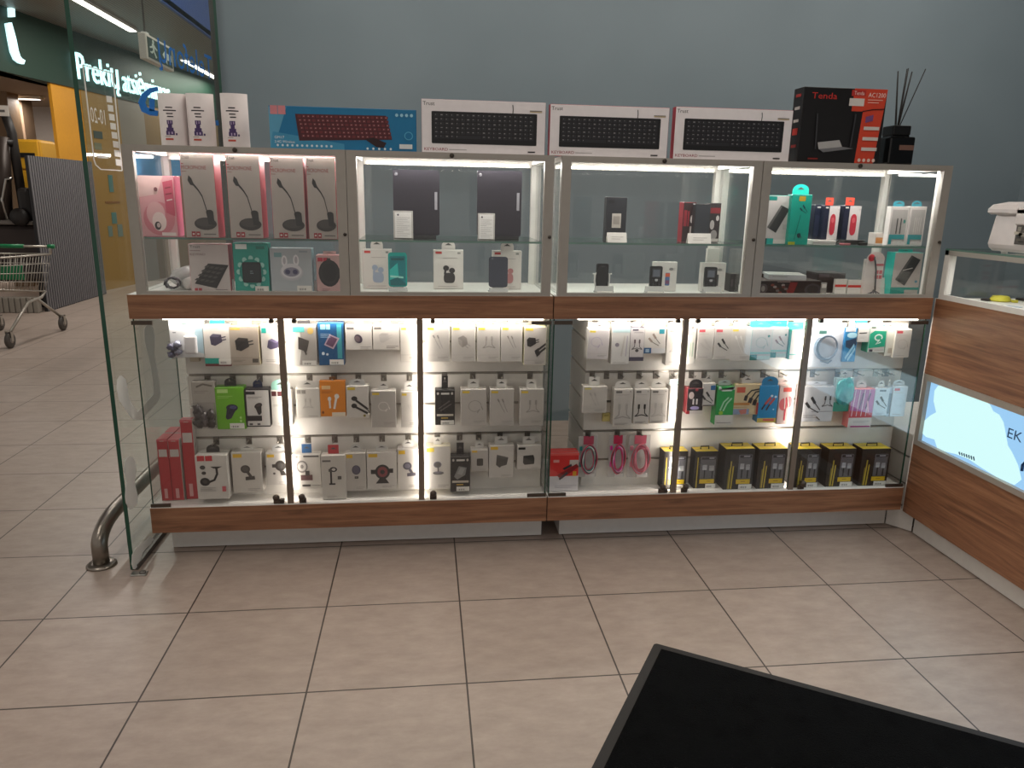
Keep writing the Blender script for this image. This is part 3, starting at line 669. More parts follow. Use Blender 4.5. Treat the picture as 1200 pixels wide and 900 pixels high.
def pack(name, label, cat, rect, y=None, z=None, d=.05, front='D8D4CF', side=None, prints=None, top=None, tab=None, sticker=None,
         rz=0.0, row=None, hx=0.0, group=None, fw=None, roll=0, tilt=0, extra=None, hooklabel=None):
    x0, y0, x1, y1 = rect
    a, b = on_y(x0, (y0 + y1) / 2, y), on_y(x1, (y0 + y1) / 2, y)
    zt = on_y((x0 + x1) / 2, y0, y).z
    zb = on_y((x0 + x1) / 2, y1, y).z if z is None else z
    if z is None and zb < .209: zb = .209
    if row == 1 and tab: tab = (tab[0], tab[1], max(.006, min(tab[2], .916 - zt)), *tab[3:])
    w, h = b.x - a.x, zt - zb
    if row and y + d > SLATY - .008: d = SLATY - .008 - y
    asp = w / h
    t = thing(name, label, cat, ((a.x + b.x) / 2, y, zb), (math.radians(tilt), math.radians(roll), math.radians(rz)), group)
    X = MB(); fm = M(front, .42); sm = M(side or front, .42); tm = M(top or side or front, .42)
    bm = bmesh.new(); bmesh.ops.create_cube(bm, size=1)
    for v in bm.verts: v.co = Vector((v.co.x * w, (v.co.y + .5) * d, (v.co.z + .5) * h))
    bmesh.ops.bevel(bm, geom=bm.edges[:] + bm.verts[:], offset=min(.0012, d * .2), segments=1, affect='EDGES')
    bm.normal_update()
    vs_ = [v.co[:] for v in bm.verts]; bm.verts.index_update()
    fs, ms = [], []
    for f in bm.faces:
        fs.append(tuple(v.index for v in f.verts)); n = f.normal
        ms.append(tm if n.z > .8 else (fm if n.y < -.8 else sm))
    bm.free(); X.add(vs_, fs, fm, False, ms)
    pr = prints(asp) if callable(prints) else (prints or [])
    flat(X, pr, w, h, 0)
    # closing flap seam on top
    X.box(-w * .46, d * .48, h, w * .46, d * .52, h + .0004, M(D3, .5))
    X.build('carton', t)
    if tab:                                           # tab = (colour, width share, height m, round)
        c, ws, th, rd = tab[:4]; tw = w * ws; ty = d * .5 if len(tab) < 5 else tab[4]
        o = [(-tw / 2, h - .001), (tw / 2, h - .001)] + ([(tw / 2 * math.cos(q), h + th * (.45 + .55 * math.sin(q))) for q in [math.pi * i / 8 for i in range(9)]] if rd else [(tw / 2, h + th), (-tw / 2, h + th)])
        Y = MB().prism(o, ty, ty + .0012, M(c, .45), 'xz')
        hw = min(tw * .32, .014)
        Y.prism([(-hw, h + th * .5), (hw, h + th * .5), (hw * .5, h + th * .62), (0, h + th * .74), (-hw * .5, h + th * .62)], ty - .0004, ty + .0016, M(D2, .6), 'xz')
        Y.build('hang_tab', t)
    if sticker:
        u0, v0, u1, v1 = sticker
        Y = MB().box((u0 - .5) * w, -.0042, (1 - v1) * h, (u1 - .5) * w, -.0034, (1 - v0) * h, M('E6E3DD', .55))
        n = 7
        for k in range(n):
            a_ = (u0 - .5 + (u1 - u0) * (.12 + .55 * k / n)) * w
            Y.box(a_, -.0044, (1 - v1 + (v1 - v0) * .2) * h, a_ + w * (u1 - u0) * (.02 + .025 * (k % 2)), -.0042, (1 - v1 + (v1 - v0) * .55) * h, M(D1, .6))
        Y.build('price_sticker', t)
    if extra: extra(t, w, h, d)
    if row:
        hook(max(-.985 if a.x < .3 else .512, min((a.x + b.x) / 2 + hx, .345 if a.x < .3 else 1.86)), HOOKZ[row] if row > 1 else HOOKZ[1], y + d * .5, hooklabel or ('steel peg hook holding the ' + short(label)))
    return t
def short(l):
    w = l.split()
    return ' '.join(w[:11])
G1 = 'boxed accessories hanging in the left counter'; G2 = 'cable packs hanging in the right counter'
BR = lambda c='E8C020', u=.30: R(c, .06, .06, .06 + u, .12)

# ------------------------------------------------ on top of the cases
ZT = 1.5055
def cylinder(px, y, label):
    c = on_y(px, 140, y); zt = on_y(px, 108, y).z; r = .044; h = zt - ZT
    t = thing('paper_cylinder', label, 'paper cylinder', (c.x, y + r, ZT), (0, 0, 0), 'printed paper cylinders on the leftmost case')
    PAP = M('E4DAD8', .6)
    n = 36
    vs_ = []; fs = []
    for rr, hh in ((r, 0), (r, h), (r - .0012, h), (r - .0012, .002)):
        for j in range(n):
            q = 2 * math.pi * j / n; vs_.append((rr * math.cos(q), rr * math.sin(q), hh + (.003 * math.sin(q) if hh > .1 else 0)))
    for i in range(3):
        for j in range(n): fs.append((i * n + j, i * n + (j + 1) % n, (i + 1) * n + (j + 1) % n, (i + 1) * n + j))
    X = MB().add(vs_, fs, PAP, True)
    def wrap(c, u0, v0, u1, v1, k=1):
        m_ = 5; R_ = r + .0004 * k
        a_, b_ = [(-math.pi / 2 + (u - .5) * 1.5) for u in (u0, u1)]
        pts = [(R_ * math.cos(a_ + (b_ - a_) * i / m_), R_ * math.sin(a_ + (b_ - a_) * i / m_)) for i in range(m_ + 1)]
        vv = [(p[0], p[1], (1 - v) * h) for v in (v1, v0) for p in pts]
        X.add(vv, [(i, i + 1, i + 2 + m_, i + 1 + m_) for i in range(m_)], M(c, .6))
    for k, (u0, u1, v) in enumerate(((.34, .68, .27), (.2, .84, .325), (.36, .68, .385), (.4, .7, .44))): wrap('3A3438', u0, v, u1, v + .022)
    for (u0, v0, u1, v1) in ((.36, .52, .64, .60), (.40, .60, .60, .66), (.32, .66, .66, .72), (.28, .72, .70, .80), (.74, .76, .82, .80)): wrap('4A3568', u0, v0, u1, v1)
    for (u0, v0, u1, v1) in ((.42, .53, .46, .59), (.54, .53, .58, .58), (.40, .74, .46, .79), (.54, .74, .62, .78)): wrap('B9A6C6', u0, v0, u1, v1, 2)
    wrap('C4503E', .22, .86, .62, .895); wrap('8A8078', .2, .82, .5, .83)
    X.build('paper_sheet', t)
    MB().box(-.006, r - .001, .0, .006, r + .0006, h, M('F0EDE8', .3)).build('tape_strip', t)
cylinder(198.5, .43, 'white printed paper cylinder nearest the glass partition, left one of three')
cylinder(231.5, .43, 'white printed paper cylinder standing between the other two cylinders')
cylinder(272, .43, 'white printed paper cylinder nearest the blue keyboard box')

def kb_print(u0, v0, u1, v1, body, key, rows=6, cols=19, skew=0.0, leg='8E8A8A'):
    out = [(body, rrect(u0, v0, u1, v1, .012, 3))]
    ru, rv = (u1 - u0), (v1 - v0)
    ks = []
    for r_ in range(rows):
        for c_ in range(cols):
            if c_ in (13, 15) and cols > 16 and r_ not in (0,): pass
            a_ = u0 + ru * (.025 + .95 * c_ / cols); b_ = v0 + rv * (.07 + .80 * r_ / rows)
            if r_ == rows - 1 and 4 <= c_ <= 8:
                if c_ == 4: ks.append(R(key, a_, b_, a_ + ru * .95 * 4.8 / cols, b_ + rv * .105))
                continue
            ks.append(R(key, a_, b_, a_ + ru * .95 * .84 / cols, b_ + rv * .105))
    lets = [R(leg, q[1][0][0] + ru * .010, q[1][0][1] + rv * .022, q[1][0][0] + ru * (.016 + .006 * ((i * 5) % 3)), q[1][0][1] + rv * (.042 + .012 * ((i * 7) % 2))) for i, q in enumerate(ks)]
    return out, ks, lets
def keyboard_box(rect, label, y, red, cable_u=.73):
    def ex(t, w, h, d):
        X = MB()
        body, ks, lets = kb_print(.08, .22, .93, .82, '17171A', '29292E')
        flat(X, body, w, h, -.0008)
        for q in ks: X.add([((u - .5) * w, -.0014, (1 - v) * h) for u, v in q[1]], [(0, 1, 2, 3)], M(q[0], .4))
        for q in lets: X.add([((u - .5) * w, -.0017, (1 - v) * h) for u, v in q[1]], [(0, 1, 2, 3)], M(q[0], .4))
        flat(X, [LN('1A1A1C', .003, (cable_u, .06), (cable_u + .004, .14), (cable_u + .002, .22))], w, h, -.001)
        X.build('keyboard_picture', t)
    return pack('keyboard_box', label, 'keyboard box', rect, y, ZT, .035, 'F2ECED', 'C4A6AE' if not red else 'A8303F', [
        TX('2A2628', 'Trust', .012, .045, .105, .115), TX('A03A44', 'KEYBOARD', .02, .90, .21, .955), TL('A9A3A2', .22, .925, .36, 1), R('77706E', .87, .155, .97, .17), R('C8B080', .87, .175, .97, .19), R('2F2C2D', .86, .93, .92, .955)],
        extra=ex, group='white boxed keyboards on the glass cases')
keyboard_box((494, 118, 639, 184), 'large white keyboard box standing on the second case', .45, False)
keyboard_box((644, 124, 783, 187), 'white keyboard box standing over the gap between the two counters', .44, True)
keyboard_box((790, 127, 927, 189), 'white keyboard box with red side next to the red and black box', .44, True)
def blue_ex(t, w, h, d):
    X = MB(); c0 = '4A1B22'
    flat(X, [P(c0, (.175, .18), (.79, .16), (.83, .72), (.195, .80))], w, h, -.0005)
    for r_ in range(6):
        for c_ in range(20):
            f_ = (c_ + .5) / 20; g_ = (r_ + .35) / 6.2
            u = .185 + .62 * f_ + .03 * g_; v = .20 + (.56) * g_ - .02 * f_
            X.add([((u - .5 + dx) * w, -.0012, (1 - v - dv) * h) for dx, dv in ((-.012, -.032), (.012, -.032), (.012, .032), (-.012, .032))], [(0, 1, 2, 3)], M('6E2A30', .4))
            if (r_ * 7 + c_ * 3) % 4 != 0: X.add([((u - .5 + dx) * w, -.0015, (1 - v - dv) * h) for dx, dv in ((-.004, -.012), (.003, -.012), (.003, .01), (-.004, .01))], [(0, 1, 2, 3)], M('B98E8E', .4))
    X.build('keyboard_picture', t)
    MB().add([((u - .5) * w, -.0022, (1 - v) * h) for u, v in ((.64, .72), (.70, .68), (.79, .80), (.77, .92), (.72, .90))], [(0, 1, 2, 3, 4)], M('2A1216', .3)).build('mouse_picture', t)
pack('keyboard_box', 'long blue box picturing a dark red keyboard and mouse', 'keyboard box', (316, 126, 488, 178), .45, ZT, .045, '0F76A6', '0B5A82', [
    P('5BA3C4', (0, .03), (.12, .03), (.02, 1), (0, 1)), P('3E93BA', (.02, .6), (.5, .85), (.5, 1), (.0, 1)), R('D98A90', .01, .0, .058, .2), R('D98A90', .062, .0, .112, .2), TX('E6EFF2', 'GM17', .03, .70, .095, .76), TX('E6EFF2', '2.4G Wireless', .03, .80, .165, .86),
    *[E('9FD4E8', .865 + k * .034, .14, .011, .04, 10) for k in range(4)], E('59B0D4', .945, .62, .03, .10), E('0F76A6', .945, .62, .024, .08), R('E2E6E6', .88, .82, .97, .93), *[E('D9E6EA', .05 + k * .033, .915 - .0 * k, .008, .03, 8) for k in range(12)], *[E('D9E6EA', .66 + k * .04, .945, .008, .03, 8) for k in range(5)]], extra=blue_ex)  # includes two rows of small pale dots along the lower edge
# red and black router box
pack('router_box', 'black and orange red router box standing beside the reed diffuser', 'router box', (938, 103, 1035, 192), .43, ZT, .075, '141214', '1A1719', [
    TX('C8322C', 'Tenda', .10, .07, .40, .15), P('D6472E', (.60, .0), (1, .0), (.93, 1), (.70, 1), (.73, .3), (.59, .3)), R('B8302B', .57, .02, .74, .10), TX('F0D9D0', 'Tenda', .60, .035, .72, .085), R('DAD4CE', .55, .13, .73, .23),
    TX('F5E0D8', 'AC1200', .77, .05, .98, .11), *TL('F2C4B4', .77, .14, .95, 2, .035, .01), LN('1A1012', .006, (.72, .30), (.85, .27), (.99, .26)), P('7A4C7E', (.77, .37), (.86, .34), (.86, .42), (.77, .45)), *[R('D9D2CC', .76, .50 + k * .14, .95, .545 + k * .14) for k in range(3)], *[E('F2D8CC', .75 + k * .058, .955, .02, .025, 10) for k in range(4)],
    P('B4B2B0', (.22, .73), (.48, .69), (.52, .78), (.24, .82)), P('77777A', (.24, .82), (.52, .78), (.66, .80), (.30, .86)), LN('3C3C40', .008, (.18, .35), (.20, .82)), LN('3C3C40', .008, (.64, .34), (.62, .78)), R('8A2A24', .12, .94, .24, .96)],
    extra=lambda t, w, h, d: [MB().box(-w / 2 - .001, d * .25, h * (.88 - .17 * k), -w / 2 - .0003, d * .75, h * (.92 - .17 * k + (.05 if k == 3 else 0)), M(['9A2A26', 'B8B4B0', 'C9C6C2', 'C93A2E', '9A2A26'][k], .45)).build('side_print', t) for k in range(5)])
# reed diffuser
c = on_y(1053, 190, .43); t = thing('reed_diffuser', 'black glass reed diffuser with dark sticks at the right end of the case tops', 'diffuser', (c.x, .47, ZT))
BG = M('0E0E10', .12)
MB().bbox(-.050, -.05, 0, .050, .05, .100, BG, .006, 3).build('bottle', t)
MB().bbox(-.034, -.034, .100, .034, .034, .106, BG, .002).bbox(-.036, -.036, .106, .036, .036, .141, M('111012', .35), .004).build('collar', t)
MB().box(-.012, -.0508, .052, .046, -.0503, .070, M('7A5A4E', .4)).build('label_band', t)
top_z = .141
for dx, dy, tx in ((-.004, .0, -.026), (-.006, .004, -.022), (.002, -.004, .008), (.003, .003, .012), (.006, .0, .030), (.004, .004, .034), (.008, -.003, .078)):
    MB().tube([(dx * .6, dy, .1), (dx, dy, top_z), (tx, dy * 2, .345 + .01 * (tx > .05) - .01 * (abs(tx) > .02))], .0019, M('17130F', .7), 6).build('reed', t)

# ------------------------------------------------ first case
ZS, ZF = 1.2008, 1.0055
pk = 'D98EA0'
pack('headset_box', 'pink box picturing a small camera at the left end of the upper shelf', 'box', (164, 206, 206, 271), .475, ZS, .07, 'D9A3A8', 'D56E8C', [
    P('E5C5C2', (0, 0), (.7, 0), (.5, .3), (0, .35)), E('CE7F8A', .5, .70, .44, .28), E('DDAFB2', .42, .62, .26, .2), E('E6D4D0', .5, .75, .2, .16), E('3A3234', .45, .82, .09, .07), E('C8B8B6', .47, .81, .05, .04), P('C2566C', (.68, .1), (.96, .06), (.96, .66), (.72, .6)), LN('8C3A4A', .01, (.74, .2), (.9, .18)), LN('8C3A4A', .01, (.74, .3), (.92, .28)), LN('E8D0D0', .01, (.76, .4), (.92, .38)), E('7A4A50', .48, .22, .05, .035), R('E6D9D6', .55, .93, .95, .985)])
for k, (rc, lab) in enumerate((((214, 180, 253, 272), 'grey red sided desk microphone box beside the pink box'), ((267, 181, 306, 273), 'grey red sided desk microphone box, second from the pink box'), ((318, 184, 357, 274), 'grey red sided desk microphone box, third from the pink box'), ((360, 184, 394, 276), 'grey red sided desk microphone box at the right end of its row'))):
    mic = lambda asp: [TX('2A2424', 'Trust', .04, .02, .27, .06), R('A0404A', .02, .115, .09, .125), TX('8E3038', 'MICROPHONE', .02, .14, .76, .185), R('8E6A6A', .02, .205, .16, .212),
        (D1, ribbon([(.20, .285, .035), (.28, .33, .045), (.34, .36, .016), (.48, .43, .012), (.58, .50, .012), (.68, .66, .012), (.72, .72, .014)])), E('3A3634', .62, .83, .34, .075), E('4A4543', .60, .815, .27, .05), P(D1, (.66, .68), (.88, .68), (.90, .84), (.72, .84)), E('2A2726', .77, .69, .11, .03),
        R('A8303C', .18, .925, .30, .985), R('A8303C', .32, .925, .44, .985), *TL('6A6664', .55, .95, .92, 1), R('DCCFCB', .21, .945, .27, .965), R('DCCFCB', .35, .945, .41, .965)]
    pack('microphone_box', lab, 'microphone box', rc, .434, ZS, .085, 'B5ACA5', 'B4404E', mic, top='C89AA0', group='microphone boxes on the upper shelf')
# lower shelf of the first case
t = thing('bubble_wrapped_item', 'crumpled white plastic wrapped bundle lying at the left end of the case floor', 'bundle', (-.99, .50, ZF))
def blob(mb, c, r3, m, seed, n=20, rough=.18, tw=0):
    rnd = random.Random(seed); fr = [(rnd.uniform(2, 7), rnd.uniform(2, 7), rnd.uniform(0, 6), rnd.uniform(.3, 1)) for _ in range(6)]
    vs_ = []; fs = []; m2 = n // 2
    for i in range(m2 + 1):
        th = math.pi * i / m2
        for j in range(n):
            ph = 2 * math.pi * j / n
            k = 1 + rough * sum(a * math.sin(f * th + p) * math.cos(round(g) * ph + p) for f, g, p, a in fr) / 2
            vs_.append((c[0] + r3[0] * k * math.sin(th) * math.cos(ph), c[1] + r3[1] * k * math.sin(th) * math.sin(ph), max(.0005, c[2] + r3[2] * k * math.cos(th))))
    for i in range(m2):
        for j in range(n): fs.append((i * n + j, i * n + (j + 1) % n, (i + 1) * n + (j + 1) % n, (i + 1) * n + j))
    return mb.add(vs_, fs, m, True)
FOIL = M('C9C7C6', .22, 0, 0, .2)
X = blob(MB(), (.0, .07, .045), (.085, .07, .045), FOIL, 4, 30, .16); X.build('wrapped_roll', t)
X = blob(MB(), (.03, -.01, .026), (.05, .045, .028), M('D8D6D2', .3, 0, 0, .15), 9, 28, .22); X.build('folded_end', t)
X = MB()
for k in range(9):
    a_ = k * .7; X.tube([(-.05 + .028 * math.cos(a_ + q * .5), -.015 - .01 * q, .03 + .022 * math.sin(a_ + q * .5)) for q in range(5)], .004, M(['4F4A52', '8C8890', '2F2C33'][k % 3], .3), 6)
X.build('coiled_cord', t)
t.location = (-1.012 + .03, .565, ZF); t.scale = (.86, .86, .86)
kp = lambda asp: [TX('2A2424', 'Trust', .05, .03, .30, .08), R('9A8484', .04, .13, .30, .145), TX('7A5A5A', 'KEYPAD', .04, .19, .42, .235), P('24201F', (.47, .40), (.98, .43), (.64, .92), (.10, .82)),
    *[P('4A4542', *[(.45 + .12 * c_ - .085 * r_ + du - dv * .6, .46 + .016 * c_ + .088 * r_ + dv * .5 + du * .1) for du, dv in ((-.045, -.04), (.045, -.04), (.03, .05), (-.06, .05))]) for r_ in range(4) for c_ in range(4)],
    R('A8303C', .10, .91, .18, .975), R('A8303C', .20, .91, .28, .975), *TL('6A6664', .62, .94, .92, 1)]
pack('keypad_box', 'pale box picturing a dark number pad on the case floor', 'box', (222, 286, 269, 339), .475, ZF, .055, 'C9BEBB', 'B4404E', kp, top='E0B4B8')
sc = lambda asp: [R('E9F2EF', .08, .02, .40, .12), R('0C7A6E', .66, .06, .90, .12), *[E('9FD8CE', .5 + .36 * math.cos(q), .58 + .28 * math.sin(q), .07, .055, 10) for q in [k * math.pi / 6 for k in range(12)]], E('0C8C7E', .5, .58, .34, .26), RR('141A1E', .24, .38, .78, .80, .05), RR('1F272C', .28, .42, .74, .76, .05), R('9CB0B4', .46, .56, .54, .57), R('9CB0B4', .46, .60, .56, .61)]
pack('speaker_box', 'teal box picturing a square black speaker with white outline', 'box', (274, 285, 315, 339), .475, ZF, .055, '14A090', '0E8A7C', sc, sticker=(.58, .87, .97, .985), top='3CC4B4')
bn = lambda asp: [R('7FA8AC', .10, .10, .28, .20), R('9AA4AC', .70, .05, .9, .09), E('E6E4E6', .34, .29, .07, .13), E('E6E4E6', .62, .27, .07, .13), E('B9B6BC', .34, .28, .035, .08), E('B9B6BC', .62, .26, .035, .08), E('C4C2C8', .5, .54, .28, .19), E('DAD8DC', .5, .51, .25, .17), E('8C8A9A', .5, .53, .19, .105), E('4A4868', .41, .53, .06, .055), E('4A4868', .59, .53, .06, .055)]
pack('earphone_box', 'light grey box picturing earphones in a rabbit shaped case', 'box', (317, 291, 366, 341), .475, ZF, .055, 'B4BABF', '9CC0CC', bn, sticker=(.62, .84, .97, .97), top='D6E2E8')
rs = lambda asp: [R('C83048', .06, .07, .26, .17), R('C83048', .28, .07, .46, .17), E('1E1B1C', .5, .48, .42, .36), E('2E2A2B', .5, .46, .36, .30), E('1E1B1C', .5, .46, .30, .25), R('3A3032', .42, .08, .56, .16), *TL('8C6A6C', .2, .9, .5, 2, .04)]
pack('speaker_box', 'pink box with a round black speaker at the right end of the case floor', 'box', (371, 299, 401, 342), .475, ZF, .055, 'CDA8A6', 'D98A92', rs, tab=('D8B8B6', .5, .012, False), top='E8B0B0')
t = thing('price_tag', 'small white folded price tag between rabbit box and round speaker box', 'tag', (on_y(369, 335, .5).x, .50, ZF)); MB().prism([(-.009, 0), (.009, 0), (.0, .0)] if 0 else [(0, 0), (.012, 0), (.006, .04)], -.011, .011, M('E3E0DB', .6), 'yz').build('card', t)
t = thing('price_tag', 'small white folded price tag between number pad and teal speaker box', 'tag', (on_y(271.5, 335, .49).x, .49, ZF)); MB().prism([(0, 0), (.012, 0), (.006, .045)], -.008, .008, M('E3E0DB', .6), 'yz').build('card', t)

# ------------------------------------------------ second case
def tablet(x0, x1, y0, y1, lab, lab2, cx0, cx1, cy0):
    y = .56; a, b = on_y(x0, 240, y), on_y(x1, 240, y); zt = on_y((x0 + x1) / 2, y0, y).z; w, h = b.x - a.x, zt - ZS - .012
    t = thing('tablet', lab, 'tablet', ((a.x + b.x) / 2, y, ZS), group='dark tablets on the glass shelf')
    X = MB(); X.prism(rrect(-w / 2, .012, w / 2, .012 + h, .008, 4), .0, .009, M('47444C', .34, .8), 'xz'); X.build('tablet_body', t)
    MB().lathe([(.0, -.002), (.006, -.002), (.0065, 0)], M('8A8890', .3), 14, (-w / 2 + .012, 0, h - .004), 'y').build('camera_lens', t)
    MB().box(w / 2 - .018, -.0008, h * .45, w / 2 - .008, -.0001, h * .72, M('A9A7AE', .3, .5)).build('pen_strip', t)
    X = MB().box(-w * .45, -.045, 0, w * .42, .05, .005, BLACK).box(-w * .45, -.045, .005, w * .42, -.040, .014, M('2A2A2C', .3)).tube([(0, .03, .004), (0, .04, .10), (0, .012, .16)], .004, BLACK, 6); X.build('stand', t)
    y2 = .49; a, b = on_y(cx0, 260, y2), on_y(cx1, 260, y2); zt = on_y((cx0 + cx1) / 2, cy0, y2).z; w, h = b.x - a.x, zt - ZS
    t = thing('price_card', lab2, 'card', ((a.x + b.x) / 2, y2, ZS), group='framed price cards')
    MB().bbox(-w / 2, 0, 0, w / 2, .004, h, M('BEBAB5', .35), .001).box(-w / 2, 0, 0, w / 2, .02, .004, M('BEBAB5', .35)).build('card_holder', t)
    X = MB().box(-w * .42, -.001, h * .05, w * .42, -.0001, h * .95, M('E4E2DF', .6))
    flat(X, [E('55505A', .24, .14, .05, .035, 10), *[R('8F8B8A', .16, .24 + .07 * k, (.84, .72, .80, .5)[k % 4], .25 + .07 * k) for k in range(10)]], w, h, -.0012); X.build('printed_sheet', t)
tablet(461, 515, 199, 275, 'dark tablet on a stand, left one of two on the shelf', 'white price card in front of the left tablet', 461, 484, 247)
tablet(559, 611, 200, 277, 'dark tablet on a stand, right one of two on the shelf', 'white price card in front of the right tablet', 560, 580, 250)
eb = lambda c: (lambda asp: [R('C83C38', .07, .04, .28, .10), R('9A9692', .80, .05, .9, .1), *TL('B4A8A6', .3, .2, .8, 1), E(c, .42, .46, .10, .07), LN(c, .035, (.4, .5), (.38, .62)), E(c, .62, .52, .10, .07), LN(c, .035, (.62, .55), (.6, .66)), RR(c, .34, .58, .72, .84, .1), *TL('B4A8A6', .15, .92, .8, 1)])
pack('earphone_box', 'white box picturing pale blue earphones behind the teal phone', 'earphone box', (425, 292, 459, 335), .60, ZF, .035, 'E6DEDA', 'DCD4D0', eb('A9B4CC'), tab=('E4DCD8', .42, .036, True, .003), group='white earphone boxes on the case floor')
pack('earphone_box', 'white box picturing black earphones alone in the middle of the floor', 'earphone box', (508, 293, 543, 336), .60, ZF, .035, 'E6DEDA', 'DCD4D0', eb('3A3536'), tab=('E4DCD8', .45, .036, True, .003), group='white earphone boxes on the case floor')
pack('earphone_box', 'white box picturing red earphones behind the dark grey phone', 'earphone box', (577, 294, 611, 337), .60, ZF, .035, 'E6DEDA', 'DCD4D0', eb('C8888A'), tab=('E4DCD8', .45, .036, True, .003), group='white earphone boxes on the case floor')
def phone(x0, x1, y0, y1, y, lab, body, face, d=.008, extra=None, zb=ZF + .02, name='smartphone'):
    a, b = on_y(x0, (y0 + y1) / 2, y), on_y(x1, (y0 + y1) / 2, y); zt = on_y((x0 + x1) / 2, y0, y).z; w, h = b.x - a.x, zt - zb
    t = thing(name, lab, 'phone', ((a.x + b.x) / 2, y, ZF if zb < 1.1 else ZS))
    base = zb - (ZF if zb < 1.1 else ZS)
    X = MB().prism(rrect(-w / 2, base, w / 2, base + h, w * .14, 4), 0, d, M(body, .25), 'xz'); X.build('phone_body', t)
    X = MB(); flat(X, face, w, h, -.0002)
    for i, v in enumerate(X.v): X.v[i] = (v[0], v[1], v[2] + base)
    X.build('screen', t)
    st = M('D6D6D6', .15, alpha=.6)
    X = MB().box(-w * .5, -.012, 0, w * .5, .04, .004, st).box(-w * .5, -.012, .004, w * .5, -.009, .018 if base > .015 else .008, st).box(-w * .3, d + .001, .004, w * .3, d + .004, base + h * .5, st); X.build('clear_stand', t)
    if extra: extra(t, w, h, base)
    return t
phone(455, 477, 296, 334, .50, 'bright teal smartphone on a clear stand', '10A8A0', [RR('0C8088', .08, .10, .92, .96, .06), R('1E5A60', .16, .16, .84, .22), P('2FC4BE', (.08, .5), (.5, .3), (.55, .7), (.08, .8)), P('9FE6DC', (.1, .66), (.8, .7), (.8, .75), (.1, .72)), P('0E6A70', (.1, .8), (.5, .72), (.92, .9), (.92, .96), (.1, .96))])
phone(573, 595, 301, 336, .50, 'dark blue grey smartphone on a clear stand', '4A4C58', [RR('3F4250', .02, .02, .98, .98, .12), E('6A6E78', .18, .06, .06, .03, 8)])

# ------------------------------------------------ third case
pack('phone_box', 'tall black box with a small picture on the upper shelf', 'box', (710, 231, 734, 279), .48, ZS, .035, '26282E', '1C1D20', [R('15161A', .10, .06, .40, .14), R('C8C2B8', .30, .36, .74, .68), R('A8A098', .36, .42, .68, .60), R('8A8890', .44, .80, .62, .815)])
def card(x0, x1, y0, y, lab, z=ZS):
    a, b = on_y(x0, y0 + 4, y), on_y(x1, y0 + 4, y); zt = on_y((x0 + x1) / 2, y0, y).z; w, h = b.x - a.x, zt - z
    t = thing('price_card', lab, 'card', ((a.x + b.x) / 2, y, z), group='small folded price cards')
    X = MB().prism([(0, 0), (.001, 0), (.012, h), (.024, 0), (.025, 0), (.012, h + .001)], -w / 2, w / 2, M('DEDAD4', .6), 'yz')
    flat(X, [*TL('A9A49E', .2, .4, .8, 2, .2, .05)], w, h, -.0001); X.build('folded_card', t)
card(712, 735, 273, .455, 'small white card in front of the tall black box')
card(807, 834, 274, .455, 'small white card in front of the black boxes')
pack('phone_box', 'plain black box standing upright in front of the red striped boxes', 'box', (814, 239, 832, 276), .50, ZS, .03, '20242A', '16181C', [R('2C3036', .05, .03, .95, .97)])
pack('phone_box', 'red and black box with white figures left behind the plain black box', 'box', (800, 237, 815, 277), .54, ZS, .05, '2A1A1C', '7A1C26', [R('8A2430', .08, .2, .32, .6), R('8A2430', .38, .22, .5, .6), E('C8C0BC', .72, .42, .14, .1), P('B4ACA8', (.6, .6), (.85, .6), (.95, .97), (.55, .97))])
pack('phone_box', 'red and black box with white figures right behind the plain black box', 'box', (831, 238, 844, 277), .54, ZS, .05, '2C2226', '1E1A1C', [R('7A2028', .05, .12, .98, .26), E('B8B2B0', .3, .55, .2, .12), E('C4BEBC', .75, .38, .14, .07), E('9A9694', .5, .80, .3, .12), R('C8C2BC', .2, .9, .95, .98)])
kpface = lambda: [RR('3C3E44', .14, .10, .86, .50, .05), RR('6A707C', .22, .16, .78, .46, .03), *[RR('2C2C30' if (r_, c_) != (0, 1) else '9A9AA0', .14 + .25 * c_, .56 + .10 * r_, .34 + .25 * c_, .63 + .10 * r_, .02) for r_ in range(4) for c_ in range(3)], RR('B4B4BA', .38, .56, .62, .66, .03)]
def wing(t, w, h, b):
    X = MB()
    for s_ in (-1, 1): X.tube([(s_ * w * .45, .006, b * .5), (s_ * w * .62, .004, b + h * .25), (s_ * w * .6, .004, b + h * .55), (s_ * w * .42, .006, b + h * .62)], .0035, M('D9D8D6', .25), 7)
    X.tube([(-w * .6, .004, b + h * .55), (-w * .8, .004, b + h * .58)], .003, M('D9D8D6', .25), 6).tube([(w * .6, .004, b + h * .55), (w * .8, .004, b + h * .58)], .003, M('D9D8D6', .25), 6)
    X.build('cradle_arm', t)
phone(699, 713, 309, 334, .50, 'rounded black phone held by a white cradle, leftmost of three', '2A2A2C', [RR('17171A', .08, .04, .92, .96, .3), E('3A3A3E', .5, .12, .16, .03)], .012, wing, ZF + .022, 'keypad_phone')
phone(762, 776, 312, 338, .50, 'black keypad phone before the white box with coloured picture', '1C1C1F', kpface(), .013, None, ZF + .018, 'keypad_phone')
phone(826, 840, 313, 338, .50, 'black keypad phone before the plain white box at the right', '1C1C1F', kpface(), .013, None, ZF + .018, 'keypad_phone')
pack('phone_box', 'white phone box with a small coloured picture of a phone', 'box', (766, 307, 793, 341), .56, ZF, .03, 'DDD8D5', 'CFCAC6', [RR('4A6A9A', .50, .36, .70, .80, .04), R('D8603C', .50, .38, .70, .50), R('7A4A6A', .52, .62, .68, .74), E('8A8686', .74, .24, .1, .05, 8), *TL('A9A4A2', .78, .2, .92, 3)])
